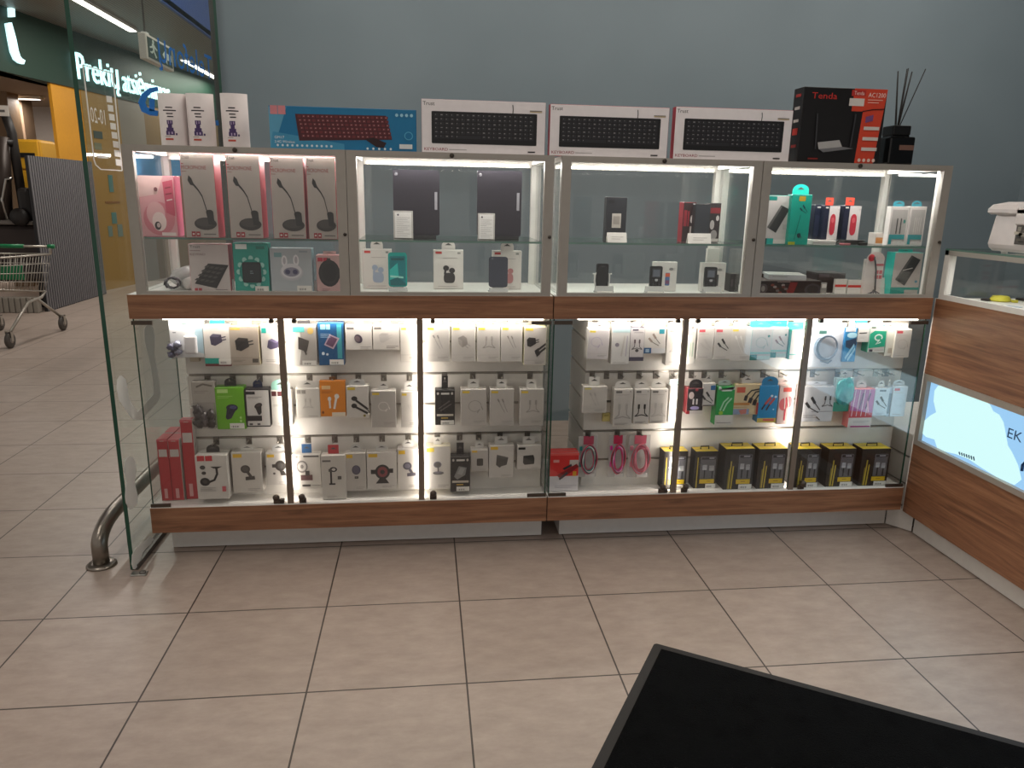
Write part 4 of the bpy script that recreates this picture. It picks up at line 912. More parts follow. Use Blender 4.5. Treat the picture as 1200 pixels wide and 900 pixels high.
pack('phone_box', 'white phone box behind the rightmost keypad phone', 'box', (822, 308, 850, 341), .56, ZF, .03, 'DDD8D5', 'CFCAC6', [RR('3A3A3E', .62, .4, .72, .8, .03), E('8A8686', .74, .24, .1, .05, 8), *TL('A9A4A2', .7, .2, .92, 3)])
for (px, lab) in ((709, 'clear price stand before the leftmost cradle phone'), (768, 'clear price stand before the middle keypad phone'), (836, 'clear price stand before the right keypad phone')):
    y = .455; a = on_y(px, 338, y); t = thing('price_stand', lab, 'stand', (a.x, y, ZF), group='clear price stands')
    MB().prism([(0, 0), (.0015, 0), (.014, .028), (.03, 0), (.0315, 0), (.0145, .031)], -.036, .036, M('D4D4D2', .12, alpha=.55), 'yz').build('clear_holder', t)
    MB().box(-.03, -.001, .004, .03, .0005, .012, M('E8E5E0', .6)).build('card', t)
MB_ = None
t = thing('white_support_block', 'white block stand behind the rightmost keypad phone box', 'stand', (on_y(836, 300, .66).x, .66, ZF))
MB().bbox(-.026, 0, 0, .026, .02, .165, M('E4E0DA', .5), .002).bbox(-.035, -.01, 0, .035, .03, .006, M('E4E0DA', .5), .002).build('block', t)
pack('phone_box', 'small dark box lying behind the right keypad phone near the frame', 'box', (856, 321, 866, 336), .56, ZF, .06, '2A2426', '1E1B1D', [R('4A4044', .1, .3, .3, .7)])

# ------------------------------------------------ fourth case
pack('power_bank_box', 'white and teal box picturing a tilted black power bank on upper shelf', 'box', (897, 229, 926, 279), .48, ZS, .06, 'C6C0BE', '2AA89E', lambda asp: [R('1E8A80', .06, .02, .40, .10), *icon(ic_bank(), .50, .48, 1.05, asp), R('1E5A56', .0, .88, .14, 1), R('2AA89E', .14, .88, .40, 1), R('D8D2CC', .4, .90, .95, .98), *TL('9A9694', .72, .6, .9, 3)])
pack('earphone_box', 'tall teal box with rounded hang tab on the upper shelf', 'box', (926, 228, 949, 283), .455, ZS, .04, '14A692', '0F8A7A', lambda asp: [RR('C8A030', .36, .03, .68, .13, .03), *icon(ic_cable3('1A3A48', '1A3A48'), .62, .28, .42, asp), *icon(ic_plug('1A2A30', '1A4A50'), .55, .82, .3, asp), R('B8C030', .02, .94, .36, 1), LN('0C6A60', .015, (.5, .4), (.3, .9))], tab=('1EC4B4', .8, .038, True), rz=-4)
t = thing('headphones', 'black headphones lying behind the teal boxes on the upper shelf', 'headphones', (on_y(915, 224, .62).x, .62, ZS))
X = MB().tube([(.045 * math.cos(q), .0, .115 + .03 * math.sin(q) ) for q in [math.pi * i / 10 for i in range(11)]], .006, BLACK, 8); X.build('headband', t)
for s_ in (-1, 1): MB().lathe([(0, -.012), (.02, -.012), (.024, 0), (.02, .012), (0, .012)], M('1A1A1C', .5), 18, (s_ * .045, 0, .095), 'y').tube([(s_ * .045, .01, .08), (s_ * .045, .01, .0)], .003, BLACK, 6).build('ear_cup', t)
mo = lambda asp: [R('1E2238', 0, 0, .32, 1), R('D9D4D0', .06, .04, .24, .08), RR('C43444', .42, .24, .78, .86, .16), E('D8606A', .6, .42, .1, .08), *TL('B8A8A8', .84, .1, .96, 2)]
pack('mouse_box', 'navy and white box with a red oval and orange tab, nearer the teal box', 'mouse box', (965, 241, 983, 276), .50, ZS + .018, .055, 'DAD4D2', '20243A', mo, tab=('E0523E', .5, .03, False), group='mouse boxes')
pack('mouse_box', 'navy and white box with a red oval and orange tab, farther from the teal box', 'mouse box', (988, 241, 1008, 277), .50, ZS + .018, .055, 'DAD4D2', '20243A', mo, tab=('E0523E', .5, .03, False), group='mouse boxes')
pack('carton_box', 'narrow navy box left of the two red oval boxes', 'box', (954, 240, 966, 274), .53, ZS + .018, .04, '252A40', '1C2033', [R('D0CCC8', .2, .05, .6, .09), R('343A54', .1, .3, .9, .9)])
t = thing('tray_box', 'flat white box under the red oval boxes on the upper shelf', 'box', (on_y(966, 280, .47).x, .47, ZS)); MB().bbox(-.045, 0, 0, .05, .14, .018, M('D8D4CF', .5), .002).build('carton', t); MB().box(-.045, -.0006, .006, .05, -.0001, .009, M('9A9590', .5)).build('lid_seam', t)
t = thing('cable_coil', 'tangled black cable lying on the upper shelf before the red oval boxes', 'cable', (on_y(998, 280, .47).x, .49, ZS))
X = MB()
for k in range(4): X.tube([(.055 * math.cos(q) + .004 * k, .02 * math.sin(q), .005 + .004 * k) for q in [2 * math.pi * i / 14 for i in range(14)]], .003, BLACK, 6, True)
X.build('cable_loops', t); MB().bbox(.03, -.03, 0, .065, -.015, .012, BLACK, .003).build('connector', t); MB().bbox(-.05, -.035, 0, -.01, -.02, .008, M('A9646A', .4), .002).build('adapter', t)
pack('carton_box', 'small orange and white flat box by the back post on the shelf', 'box', (1026, 273, 1039, 282), .55, ZS, .05, 'D8CFC8', 'C9C2BC', [R('D08A50', .05, .4, .95, .9)])
cb = lambda asp: [R('A9A5A2', .1, .08, .92, .9), LN('3A3A3C', .03, (.42, .3), (.42, .7)), LN('3A3A3C', .03, (.62, .3), (.62, .7)), E('2A7A70', .8, .38, .06, .05), R('1E8A90', .05, .72, .9, .84), R('1E8A90', .05, .84, .22, .97), *TL('D8DCDC', .3, .88, .8, 2, .04)]
pack('cable_box', 'grey windowed cable box with teal band, left one under its teal tab', 'cable box', (1042, 242, 1063.5, 285), .50, ZS, .03, 'CFC9C6', 'DED9D6', cb, tab=('2E8C9C', .6, .022, True), group='teal banded cable boxes')
cb2 = lambda asp: [R('A9A5A2', .1, .08, .92, .9), *[LN('C4C0BC', .02, (.36 + .12 * k, .28), (.36 + .12 * k, .7)) for k in range(4)], R('1E8A90', .05, .72, .9, .84), R('1E8A90', .05, .84, .22, .97), *TL('D8DCDC', .3, .88, .8, 2, .04)]
pack('cable_box', 'grey windowed cable box with teal band, right one near the frame', 'cable box', (1064.5, 242, 1083.5, 285), .50, ZS, .03, 'CFC9C6', 'DED9D6', cb2, tab=('2E8C9C', .6, .022, True), group='teal banded cable boxes')
# floor of the fourth case
gpu = lambda asp: [E('4A4648', .10, .55, .07, .34), E('8A8684', .10, .55, .03, .2), *[E(['7A3A32', '9A948E', '5A2E2A', '6A6A6A'][k % 4], .24 + .028 * k + .01 * (k % 3), .3 + .13 * (k % 5), .03, .09, 9) for k in range(12)], P('7A1E20', (.50, .1), (.62, .1), (.56, .95), (.46, .95)), E('3A3A40', .86, .6, .13, .42), E('26262A', .86, .6, .09, .3), R('9A8A80', .30, .04, .5, .09)]
pack('component_box', 'long black printed box at the bottom of the pile', 'box', (886, 329, 963, 345), .46, ZF, .13, '1E1A1B', '2A2022', gpu, top='4A3A38', rz=2)
pack('tablet_box', 'flat white box lying on top of the black printed box', 'box', (902, 322, 943, 328), .49, ZF + .054, .12, 'C9CCCF', 'B8BBBE', [TL('8A8E92', .1, .3, .5, 1, .1, .1)], top='DDDCD8', rz=-14)
pack('component_box', 'dark red brown box behind the long black printed box', 'box', (890, 321, 905, 335), .60, ZF, .1, '3A2A2C', '2A2022', [R('5A3A38', .1, .2, .9, .5)])
pack('component_box', 'dark violet grey box with small white corner at the middle of the floor', 'box', (958, 320, 990, 343), .54, ZF, .1, '3A3438', '322A30', [R('5A5058', .02, .05, .4, .22), R('242024', .1, .35, .9, .9)])
t = thing('glass_item', 'small clear plastic pack leaning on the long black box', 'pack', (on_y(965, 338, .455).x, .452, ZF)); X = MB().bbox(-.012, 0, 0, .012, .006, .05, M('B4B0AC', .15, alpha=.5), .002); X.build('clear_pack', t); MB().box(-.009, -.0005, .03, .009, 0, .045, M('D8D4CE', .5)).build('label', t)
rcard = lambda lab, x0, x1, y0, y: pack('name_card', lab, 'card', (x0, y0, x1, 345), y, ZF, .012, 'DDD8D4', 'CFCAC5', [R('D8302C', .02, .36, .98, .52), TL('A8A4A0', .2, .68, .8, 1)])
rcard('white card with a red stripe before the dark violet box', 978, 992, 327, .49)
rcard('white card with a red stripe beside the red white arched package', 993, 1010, 328, .49)
t = thing('usb_stick', 'small black and green usb stick at the front of the floor', 'usb stick', (on_y(976, 345, .445).x, .445, ZF)); MB().bbox(-.010, 0, 0, .008, .008, .010, BLACK, .002).build('stick_body', t); MB().bbox(.008, .001, .002, .018, .007, .008, M('4A8A4A', .4), .001).build('stick_cap', t)
def arch(t, w, h, d):
    MB().prism([(-w / 2, h - .001), (w / 2, h - .001)] + [(w / 2 * math.cos(q), h + .030 * math.sin(q)) for q in [math.pi * i / 12 for i in range(13)]], 0, .0015, M('E3CFCB', .45), 'xz').build('arched_top', t)
    X = MB().tube([(-.008, -.004, h + .010), (.0, -.012, h * .7), (.004, -.012, h * .35), (.008, -.01, .02)], .0035, M('3A3A3E', .35), 7); X.build('cable_arm', t)
    X = MB()
    for k in range(5): X.tube([(.0, -.008, .014 + .002 * k), (-.03 + .014 * k, -.02, .006)], .0022, M('4A4A4E', .3), 6)
    X.build('cable_ends', t)
    MB().lathe([(0, -.006), (.012, -.004), (.014, 0)], M('C8303C', .3), 16, (-.018, 0, h + .006), 'y').build('red_disc', t)
pack('cable_package', 'red and white arched package holding a dark multi ended cable', 'cable package', (1013, 304, 1034, 345), .475, ZF, .02, 'E0D6D2', 'D4CAC6', [R('C86A72', .5, .12, .98, .18), R('D2626C', .55, .30, .75, .40), R('D2626C', .78, .30, .95, .40), R('D2626C', .55, .44, .75, .54), R('D2626C', .78, .44, .95, .54)], extra=arch)
pack('power_bank_box', 'pale box with teal edges picturing a tilted black bar on the floor', 'box', (1046, 296, 1079, 344), .485, ZF, .055, 'B8AFAB', '2AB0A6', lambda asp: [R('1E8A80', 0, .82, 1, 1), R('A8A4A0', .5, .88, .98, 1), *icon(ic_bank('302E2E', '55524F'), .5, .42, 1.0, asp), LN('C8C2BE', .01, (.34, .42), (.68, .36)), E('4A86A0', .86, .68, .05, .03), *TL('8A8480', .2, .7, .4, 2)], tab=('2AB8AE', .5, .012, False), top='6AD0C8')
card(1034, 1046, 326, .52, 'small white card between the arched package and the teal edged box', ZF)

# ------------------------------------------------ left counter, hanging goods
YH = .445
WB, WS = 'D8D2CC', 'C4BDB6'
def L_(kind, rect, lab, row, front=WB, side=WS, prints=None, cat=None, tab=('CFCAC5', .45, .030, True), y=None, d=.045, sticker=None, **k):
    return pack(kind, lab, cat or kind.replace('_', ' '), rect, y or YH, None, d, front, side, prints, tab=tab, sticker=sticker, row=row, group=G1 if rect[0] < 640 else G2, **k)
yb = lambda fn, s=.72, cu=.5, cv=.48, c='E0C040': (lambda asp: [R(c, .06, .05, .34, .11), *icon(fn, cu, cv, s, asp), R('B9B3AD', .04, .80, .96, .808), *TL('A09A95', .5, .86, .92, 2)])
wb = lambda fn, s=.7, cu=.5, cv=.5, br='6A6664': (lambda asp: [R(br, .06, .06, .32, .12), *TL('A9A49F', .06, .18, .6, 2), *icon(fn, cu, cv, s, asp), *TL('A09A95', .4, .88, .92, 2)])
# row 1
def leftex(t, w, h, d):
    MB().bbox(-w * .05, -.02, h * .12, w * .34, -.002, h * .62, M('D9D6D8', .3), .008, 3).build('white_charger', t)
    X = MB()
    for k in range(5): blob(X, (-w * .36 + w * .1 * ((k * 2) % 3 - 1), -.012, h * (.10 + .07 * k)), (w * .12, .009, h * .08), M(('5A5A72', '8A8CA0', '3A3A4E')[k % 3], .25, 0, 0, .3), 5 + k, 14, .4)
    X.box(-w * .55, -.020, 0, -w * .14, -.003, h * .45, FILM); X.build('clear_blister', t)
L_('charger_pack', (199, 376, 238, 419), 'white pack with a white square charger and clear blister, leftmost in the top row', 1, 'D5D6D8', 'C4C6C8', lambda asp: [R('8A98A4', .55, .10, .75, .14), P('A9C4D0', (.8, .1), (1, .1), (1, .9), (.7, .8)), LN('5A6A66', .02, (.35, .06), (.55, .08)), R('7A7E84', .1, .3, .2, .33)], extra=leftex, hx=.03, tab=('C9CED0', .6, .02, False))
L_('charger_pack', (222, 404, 233, 424), 'small beige card half hidden under the leftmost white charger pack', 1, 'C4B8A4', 'B0A492', [R('A4967E', .1, .2, .9, .4)], y=.475, d=.02, tab=None)
L_('charger_box', (239, 381, 270, 429), 'white box with teal base picturing a violet grey wall charger', 1, WB, 'B9B4B0', lambda asp: [*icon(ic_charger('4A4458', '6A6478'), .55, .36, .62, asp), R('1E9A8C', 0, .80, .55, .94), R('6A2A2E', 0, .94, 1, 1), *TL('A9A49F', .1, .08, .6, 1)], tab=('1CB4A6', .55, .03, False), sticker=(.53, .82, .98, .96))
L_('charger_box', (269, 382, 304, 428), 'taupe grey box picturing a black wall charger', 1, 'A89C90', 'C9BC98', lambda asp: [R('C8A850', .06, .05, .38, .10), *icon(ic_charger(D1, '3C3836'), .5, .47, .62, asp), R('8A7F74', 0, .80, 1, .81), R('4A443E', .74, .83, .94, .93), *TL('7A7066', .1, .86, .5, 2)])
L_('charger_box', (306, 380, 330, 427), 'white box with teal square picturing a violet grey charger, beside the metal strip', 1, WB, 'B9B4B0', lambda asp: [R('1EA094', .05, .09, .28, .22), *icon(ic_charger('4E4660', '7A7090'), .66, .52, .72, asp, .3), *TL('A9A49F', .2, .88, .9, 2)], tab=('8A8682', .4, .03, True))
L_('charger_box', (341, 381, 371, 429), 'grey and white box picturing a dark grey plug charger', 1, 'E6E2DC', 'DAD5CF', lambda asp: [P('A8A29C', (.35, .04), (1, .04), (1, .97), (.30, .97), (.42, .5)), R('5AB8B4', .1, .04, .55, .17), E('C8A860', .78, .14, .12, .08), P('4A4542', (.30, .28), (.72, .38), (.62, .62), (.55, .7), (.48, .62), (.28, .58)), LN('4A4542', .03, (.55, .62), (.58, .72))], tab=('2E2A2A', .5, .024, True), sticker=(.42, .86, .96, .98))
L_('charger_box', (373, 378, 403, 428), 'dark blue box picturing a phone and teal panel', 1, '17507F', '123E66', lambda asp: [R('8ACBD8', .10, .04, .30, .16), R('8ACBD8', .33, .04, .48, .16), R('3E9AA4', .74, .04, .92, .84), *icon(ic_phone('B9A4B4', '6A4A66'), .52, .45, .66, asp), E('D8DCE2', .18, .72, .06, .04, 9), E('D8DCE2', .34, .74, .05, .03, 9), *TL('A9C4DA', .1, .26, .5, 3)], tab=('3A3A40', .5, .024, True), sticker=(.42, .86, .97, .985))
L_('charger_box', (405, 381, 436, 410), 'low white box picturing a small dark round charger', 1, WB, WS, lambda asp: [R('6A6664', .05, .08, .32, .17), *icon([E('4A4050', 0, 0, .24, .3), E('7A6A70', -.05, -.03, .16, .2)], .48, .55, .6, asp, -.5), *TL('9A9490', .55, .86, .95, 2, .06, .025)], tab=('C9C4BE', .3, .024, False))
L_('charger_box', (437, 381, 468, 410), 'low white box with a faint white charger picture', 1, WB, WS, lambda asp: [R('6A6664', .05, .08, .32, .17), *icon(ic_charger('C9C4C0', 'BEB8B4'), .48, .52, .5, asp), *TL('7A7470', .5, .84, .95, 2, .06, .025)], tab=('C9C4BE', .3, .024, False))
L_('cable_box', (469, 382, 490, 424), 'white box with yellow mark just left of the second metal strip, top row', 1, 'E0DAD2', WS, yb([], c='E6CC50'))
for k, (x0, x1, fn, lab) in enumerate(((499, 527, ic_cable(), 'pale box picturing white charging cables, right of the second metal strip'), (529, 557, ic_plug('A8A29E', '96908C'), 'pale box picturing a white charger with cable, second from the strip'), (559, 586, ic_cable2('A8A29E', '9A948F'), 'pale box picturing a white plug upright, third from the strip'), (587, 612, ic_cable('98928E', '8A8480'), 'pale box picturing two white cable plugs, fourth from the strip'))):
    L_('cable_box', (x0, 382, x1, 424), lab, 1, 'C9C4BF', 'DCD8CC', yb(fn, .6, .52, .45), tab=('D4CFCA', .3, .026, False))
L_('charger_box', (614, 383, 640, 428), 'pale box picturing a black charger and cable plugs, rightmost of its top row', 1, 'C4BEB9', 'DED8B0', lambda asp: [R('E0C040', .06, .04, .40, .10), *icon(ic_charger(D1, '3A3636'), .40, .40, .56, asp), LN(D1, .03, (.50, .66), (.98, .44)), LN(D1, .03, (.56, .74), (.98, .54)), LN(D1, .05, (.50, .66), (.66, .59)), LN(D1, .05, (.56, .74), (.72, .66)), R('A09A95', .04, .86, .96, .868), *TL('8A8480', .5, .9, .92, 2)], tab=('D4CFCA', .3, .026, False), hx=-.03)
# row 2
def blis(t, w, h, d):
    X = MB()
    for k in range(7): blob(X, (w * (-.26 + .26 * (k % 3)), -.010, h * (.12 + .13 * (k // 3) + .03 * (k % 2))), (w * .2, .009, h * .11), M(('3A3536', '5A5456', '26211F')[k % 3], .3, 0, 0, .3), 12 + k, 14, .45)
    X.box(-w * .48, -.021, 0, w * .48, -.002, h * .55, FILM); X.build('clear_blister', t)
L_('car_charger_pack', (226, 447, 253, 501), 'greyish pack with a dark round gadget in clear plastic, leftmost in the middle row', 2, 'A8A29A', '8F8A84', [LN('6A645E', .02, (.2, .12), (.5, .06), (.9, .1)), *TL('8A847E', .1, .2, .7, 2), R('D4CFC8', .35, .90, .95, .98)], extra=blis, d=.03, tab=None)
L_('car_charger_box', (253, 454, 287, 503), 'lime green box picturing a dark car charger', 2, '6EB41E', '5A9A16', lambda asp: [R('BCE08A', .08, .04, .45, .13), *TL('A4D46A', .08, .2, .6, 2), *icon(ic_car('26263A', '4A4E78'), .5, .58, .6, asp), E('B8E088', .84, .72, .04, .03, 8), E('B8E088', .84, .80, .04, .03, 8)], tab=('26262A', .4, .03, True), sticker=(.45, .85, .95, .98))
L_('car_charger_box', (288, 456, 316, 500), 'black edged white box picturing a dark car charger', 2, 'D9D5D2', '24222A', lambda asp: [R('1E1C22', .0, .0, 1, .03), R('1E1C22', .0, .0, .05, 1), R('1E1C22', .0, .97, 1, 1), R('1E1C22', .05, .06, .42, .14), *TL('8A8480', .1, .2, .7, 2), *icon(ic_car('2A2628', '4A4040'), .55, .52, .52, asp, -.5), R('1E1C20', .05, .70, .66, .84), R('5A5658', .12, .90, .26, .95), R('5A5658', .45, .90, .58, .95)], tab=('1E2A4A', .4, .03, True))
L_('earphone_box', (318, 457, 342, 499), 'white box with mint arched tab behind the first metal strip', 2, 'DAD6D0', 'CFCAC4', lambda asp: [R('5A2A2E', .05, .04, .28, .17), R('5A2A2E', .34, .04, .60, .17), *TL('B4AEA8', .1, .4, .7, 2), *TL('B4AEA8', .3, .9, .9, 2)], tab=('9CCFC0', .9, .040, True, .002))
L_('earphone_box', (347, 455, 375, 490), 'white box picturing pale earphones right of the first metal strip', 2, 'DCD7D0', 'CFCAC4', lambda asp: [R('9A948E', .05, .06, .22, .18), R('9A948E', .25, .06, .42, .18), *icon(ic_cable2('C4BEB8', 'C4BEB8'), .5, .5, .5, asp), *TL('9A948E', .5, .92, .9, 1)], tab=('DCD7D0', .9, .030, True, .002))
L_('earphone_pack', (375, 446, 405, 488), 'orange pouch picturing white earphones', 2, 'E0861C', 'C87414', lambda asp: [R('F0C890', .08, .14, .42, .24), *TL('B86A14', .08, .30, .5, 2), *icon([E('E8E2DC', -.18, -.15, .10, .13), LN('E8E2DC', .05, (-.18, -.1), (-.16, .38)), E('E8E2DC', .22, -.3, .13, .14), LN('E8E2DC', .06, (.2, -.25), (.06, .42))], .5, .58, .72, asp), E('8A4A10', .10, .88, .05, .04, 9), R('E8DCC8', .45, .88, .98, .99)], d=.02, tab=('7A4A18', .25, .012, False))
L_('earphone_box', (406, 452, 432, 490), 'white box picturing black in ear earphones with yellow mark', 2, 'D2CCC6', 'D8D4CC', lambda asp: [R('E0C040', .06, .05, .40, .13), *icon(ic_buds('2A2628', '4A4644'), .60, .56, .86, asp), E('8A7A30', .8, .92, .06, .04, 8)], tab=('C4C4C2', .7, .026, True, .002))
L_('cable_box', (435, 458, 464, 501), 'grey box picturing a faint white cable, second left of the second metal strip', 2, 'B4AEA8', 'D6D1CB', yb(ic_loop('E2DCD6'), .5, .5, .42), tab=('D4CFCA', .4, .03, True))
L_('cable_box', (470, 459, 490, 501), 'white box with yellow mark just left of the second metal strip, middle row', 2, 'D0CAC3', 'D6D1CB', yb(ic_cable('C4BEBA', 'C4BEBA'), .6, .6, .5), tab=('E6E2DC', .6, .03, False))
blk = lambda fn: (lambda asp: [R('D8D4D0', .3, .08, .72, .13), E('C9C4BE', .14, .10, .06, .04, 8), E('C9C4BE', .86, .10, .06, .04, 8), *icon(fn, .5, .44, .8, asp), R('C9C2B4', .08, .68, .92, .74), R('C8A850', .3, .78, .65, .81)])
L_('cable_box', (510, 457, 533, 498), 'black box with white lettering hanging from a tall black tab, middle row', 2, '232122', '1B1A1A', blk([LN('5A5654', .04, (-.4, .2), (.3, -.3)), LN('5A5654', .04, (-.3, .35), (.4, -.1))]), tab=('242224', .32, .05, False), sticker=(.28, .86, .96, .98))
for k, (x0, x1, fn, lab) in enumerate(((540, 570, ic_loop('9A948F'), 'pale box picturing a looped white cable, right of the black box in the middle row'), (574, 602, ic_cable('96908C', '8A8480'), 'pale box picturing a slim white cable, second right of the black box'), (609, 637, ic_cable2('9A948F', '9A948F'), 'pale box picturing faint white cables at the right end of the middle row'))):
    L_('cable_box', (x0, 456, x1, 499), lab, 2, 'BEB8B2', 'D6D1CB', yb(fn, .62, .55, .46), tab=('E2DED8', .42, .034, False), hx=-.0)
# row 3
def redbox(x0, x1, y0, y, lab, dd, white=True):
    pack('keyboard_set_box', lab, 'box', (x0, y0, x1, 585), y, .2095, dd, 'B8323A', 'CFC7C2' if white else 'B03038', [R('C9C0BC', .12, .16, .88, .28), R('D0606A', 0, .0, 1, .03), R('8E2028', 0, .30, .04, 1), TL('D8A0A0', .3, .8, .6, 1, .1, .16), R('D8B4B0', .3, .02, .7, .03)], top='C8454C', group='red boxes standing on end',
         extra=(lambda t, w, h, d: (lambda X: (flat(X, [LN('6A6668', .01, (.2, .35), (.8, .3)), *[E('6A6668', .25 + .15 * k, .5 + .12 * (k % 3), .04, .03, 9) for k in range(5)], E('3A3638', .55, .88, .2, .05)], d, h, 0), setattr(X, 'v', [(w / 2 + .0004 - v[1], v[0] + d / 2, v[2]) for v in X.v]), X.build('side_picture', t)))(MB())) if white else None)
redbox(186.5, 199, 515, .462, 'red box standing on end, leftmost of the three', .16, False)
redbox(199.5, 213, 515, .462, 'red box with pale printed side standing on end, middle of the three', .16)
redbox(214.5, 229, 492, .470, 'taller red box standing on end right of the other two red boxes', .034)
hb = lambda fn, s=.6, cu=.5, cv=.5, c='E0B430': (lambda asp: [R(c, .06, .04, .36, .13), *icon(fn, cu, cv, s, asp), *TL('A09A95', .5, .90, .92, 2)])
L_('phone_mount_box', (230, 534, 267, 585), 'white box with red mark picturing a gooseneck phone holder', 3, 'D6D1CB', 'CDC8C2', lambda asp: [R('C8323C', .07, .0, .30, .12), R('C8323C', .33, .0, .55, .12), *icon(ic_goose(D1, '4A4644'), .5, .46, .72, asp), R('C86068', .80, .70, .92, .82), *TL('A8A29C', .1, .72, .6, 3)], y=.418, d=.08, tab=('2A2828', .42, .03, True), roll=0)
L_('phone_mount_box', (272, 530, 307, 577), 'white box with yellow mark picturing a dark magnetic mount, second in the bottom row', 3, 'CDC7C0', 'BEB8B2', hb(ic_mount('4A4644', '5A5654'), .62, .5, .5), tab=('DAD6D0', .42, .02, True), d=.05)
L_('phone_mount_box', (312, 531, 340, 568), 'white box picturing a dark clamp mount just left of the first metal strip', 3, 'D2CCC6', 'BEB8B2', hb(ic_grip('3E3A38', '5A5654'), .75, .6, .45), tab=('C4C2C0', .5, .028, True))
L_('phone_mount_box', (343, 533, 376, 573), 'white box picturing a pale ring clamp right of the first metal strip', 3, 'DAD4CC', 'CDC8C2', lambda asp: [R('8A8684', .05, .02, .2, .09), R('6A6664', .4, .02, .95, .07), E('8A8480', .34, .34, .20, .18), E('D4CEC8', .34, .34, .15, .13), E('8A8480', .34, .34, .06, .06), R('6A4A4A', .28, .58, .70, .74), R('4A4644', .45, .46, .6, .6), R('4A4644', .32, .86, .62, .92), *TL('7A7470', .65, .88, .98, 1)], tab=('2A5A8A', .35, .036, False))
L_('phone_mount_box', (377, 534, 405, 585), 'tall white box picturing a long armed mount, hanging lower than its neighbours', 3, 'CFC9C2', 'C4BEB8', lambda asp: [R('6A6664', .05, .10, .4, .14), *icon([E(D1, 0, -.5, .24, .17), E('D4CEC8', .02, -.5, .12, .09), LN(D1, .06, (-.16, -.4), (-.16, .5)), R(D1, -.3, .44, .1, .55), R(D2, -.3, -.55, -.1, -.35), R(D2, .26, -.05, .5, .18)], .5, .48, .66, asp), *TL('A09A95', .2, .92, .6, 2)], y=.43, tab=('B83038', .45, .036, False))
L_('phone_mount_box', (405, 531, 429, 575), 'grey white box picturing an oval charging pad mount', 3, 'BEB8B2', 'CFC9C3', hb([E('4A4658', 0, -.18, .34, .4), E('5E5A6C', 0, -.18, .28, .34), R(D2, -.14, .36, .16, .56), E(D3, 0, .44, .06, .04, 8)], .62, .52, .5), tab=('C9C6C2', .5, .03, True))
L_('phone_mount_box', (430, 530, 465, 573), 'white box with yellow mark picturing a red centred grip mount', 3, 'CFC9C3', 'C4BEB8', hb(ic_cross(D1, '8A4448'), .78, .52, .56), tab=('C9C6C2', .4, .024, True))
L_('phone_mount_box', (466, 526, 491, 573), 'white box picturing a slanted grey mount left of the second metal strip', 3, 'D2CCC5', 'C4BEB8', hb(ic_mount('5A5660', '7A7684'), .8, .52, .5), tab=('E2DED8', .5, .03, True))
L_('phone_mount_box', (498, 523, 528, 573), 'white box picturing a round magnetic disc on a stand', 3, 'D6D0C9', 'DAD2B8', hb(ic_disk('6A6664', '7E7A84'), .6, .52, .52, 'E6CC50'), tab=('E2DED8', .3, .03, False))
L_('cable_box', (528, 535, 551, 576), 'black box with white lettering hanging from a tall black tab, bottom row', 3, '2A2829', '201F1F', blk([P('8A8A88', (-.4, .3), (-.1, -.4), (.4, -.3), (.3, .2), (-.2, .5)), P('A4A4A2', (-.2, .1), (.0, -.3), (.3, -.25), (.1, .2))]), y=.435, tab=('242224', .36, .05, False), sticker=(.3, .85, .96, .975))
L_('charger_box', (552, 527, 572, 552), 'small pale box picturing a dark square adapter', 3, 'BDB7B1', 'CFC9C3', hb([RR('3A3836', -.3, -.36, .3, .36, .1)], .62, .52, .58), tab=('D4CFCA', .5, .024, False))
L_('charger_box', (573, 522, 602, 560), 'white box with yellow mark picturing a tilted grey charger', 3, 'CBC5BF', 'C0BAB4', hb([P('4A4846', (-.3, -.4), (.45, -.2), (.35, .3), (.0, .4), (-.1, .5), (-.35, .3)), P('5A5856', (-.3, -.4), (.45, -.2), (.2, -.1), (-.28, -.25))], .62, .5, .46), tab=('D4CFCA', .5, .03, False))
L_('charger_box', (606, 522, 634, 550), 'white box picturing a dark box shaped charger at the right end of the bottom row', 3, 'CBC5BF', 'C0BAB4', lambda asp: [R('2A2828', .05, .08, .34, .17), *icon([P('3E3C3A', (-.4, -.3), (.3, -.36), (.38, -.1), (.36, .3), (-.3, .36), (-.42, .2))], .5, .6, .6, asp), *TL('8A8480', .6, .93, .92, 1)], tab=('D4CFCA', .5, .03, False))
def redhang(t, w, h, d):
    MB().bbox(w * .30, -.004, h * .40, w * .42, -.001, h * .52, M('D8A030', .4), .001).build('gold_seal', t)
pack('hair_tool_box', 'red and white box picturing a dark and red straightener, between the two counters', 'box', (644, 531, 678, 573), .45, .2095, .06, 'D9302E', 'B0B2BA', lambda asp: [R('D5D2D6', 0, .60, 1, 1), R('E8625A', 0, .0, 1, .06), R('E2A09A', .12, .17, .32, .24), R('C8C0BA', .68, .18, .98, .34), P('8E1A20', (.25, .58), (.92, .28), (1, .36), (.4, .68)), P('3A3438', (.44, .40), (.74, .28), (.76, .34), (.5, .44)), LN('4A4448', .03, (.34, .68), (.62, .50)), *TL('A9A9B2', .2, .84, .95, 2, .05)], top='E0443E', extra=redhang)

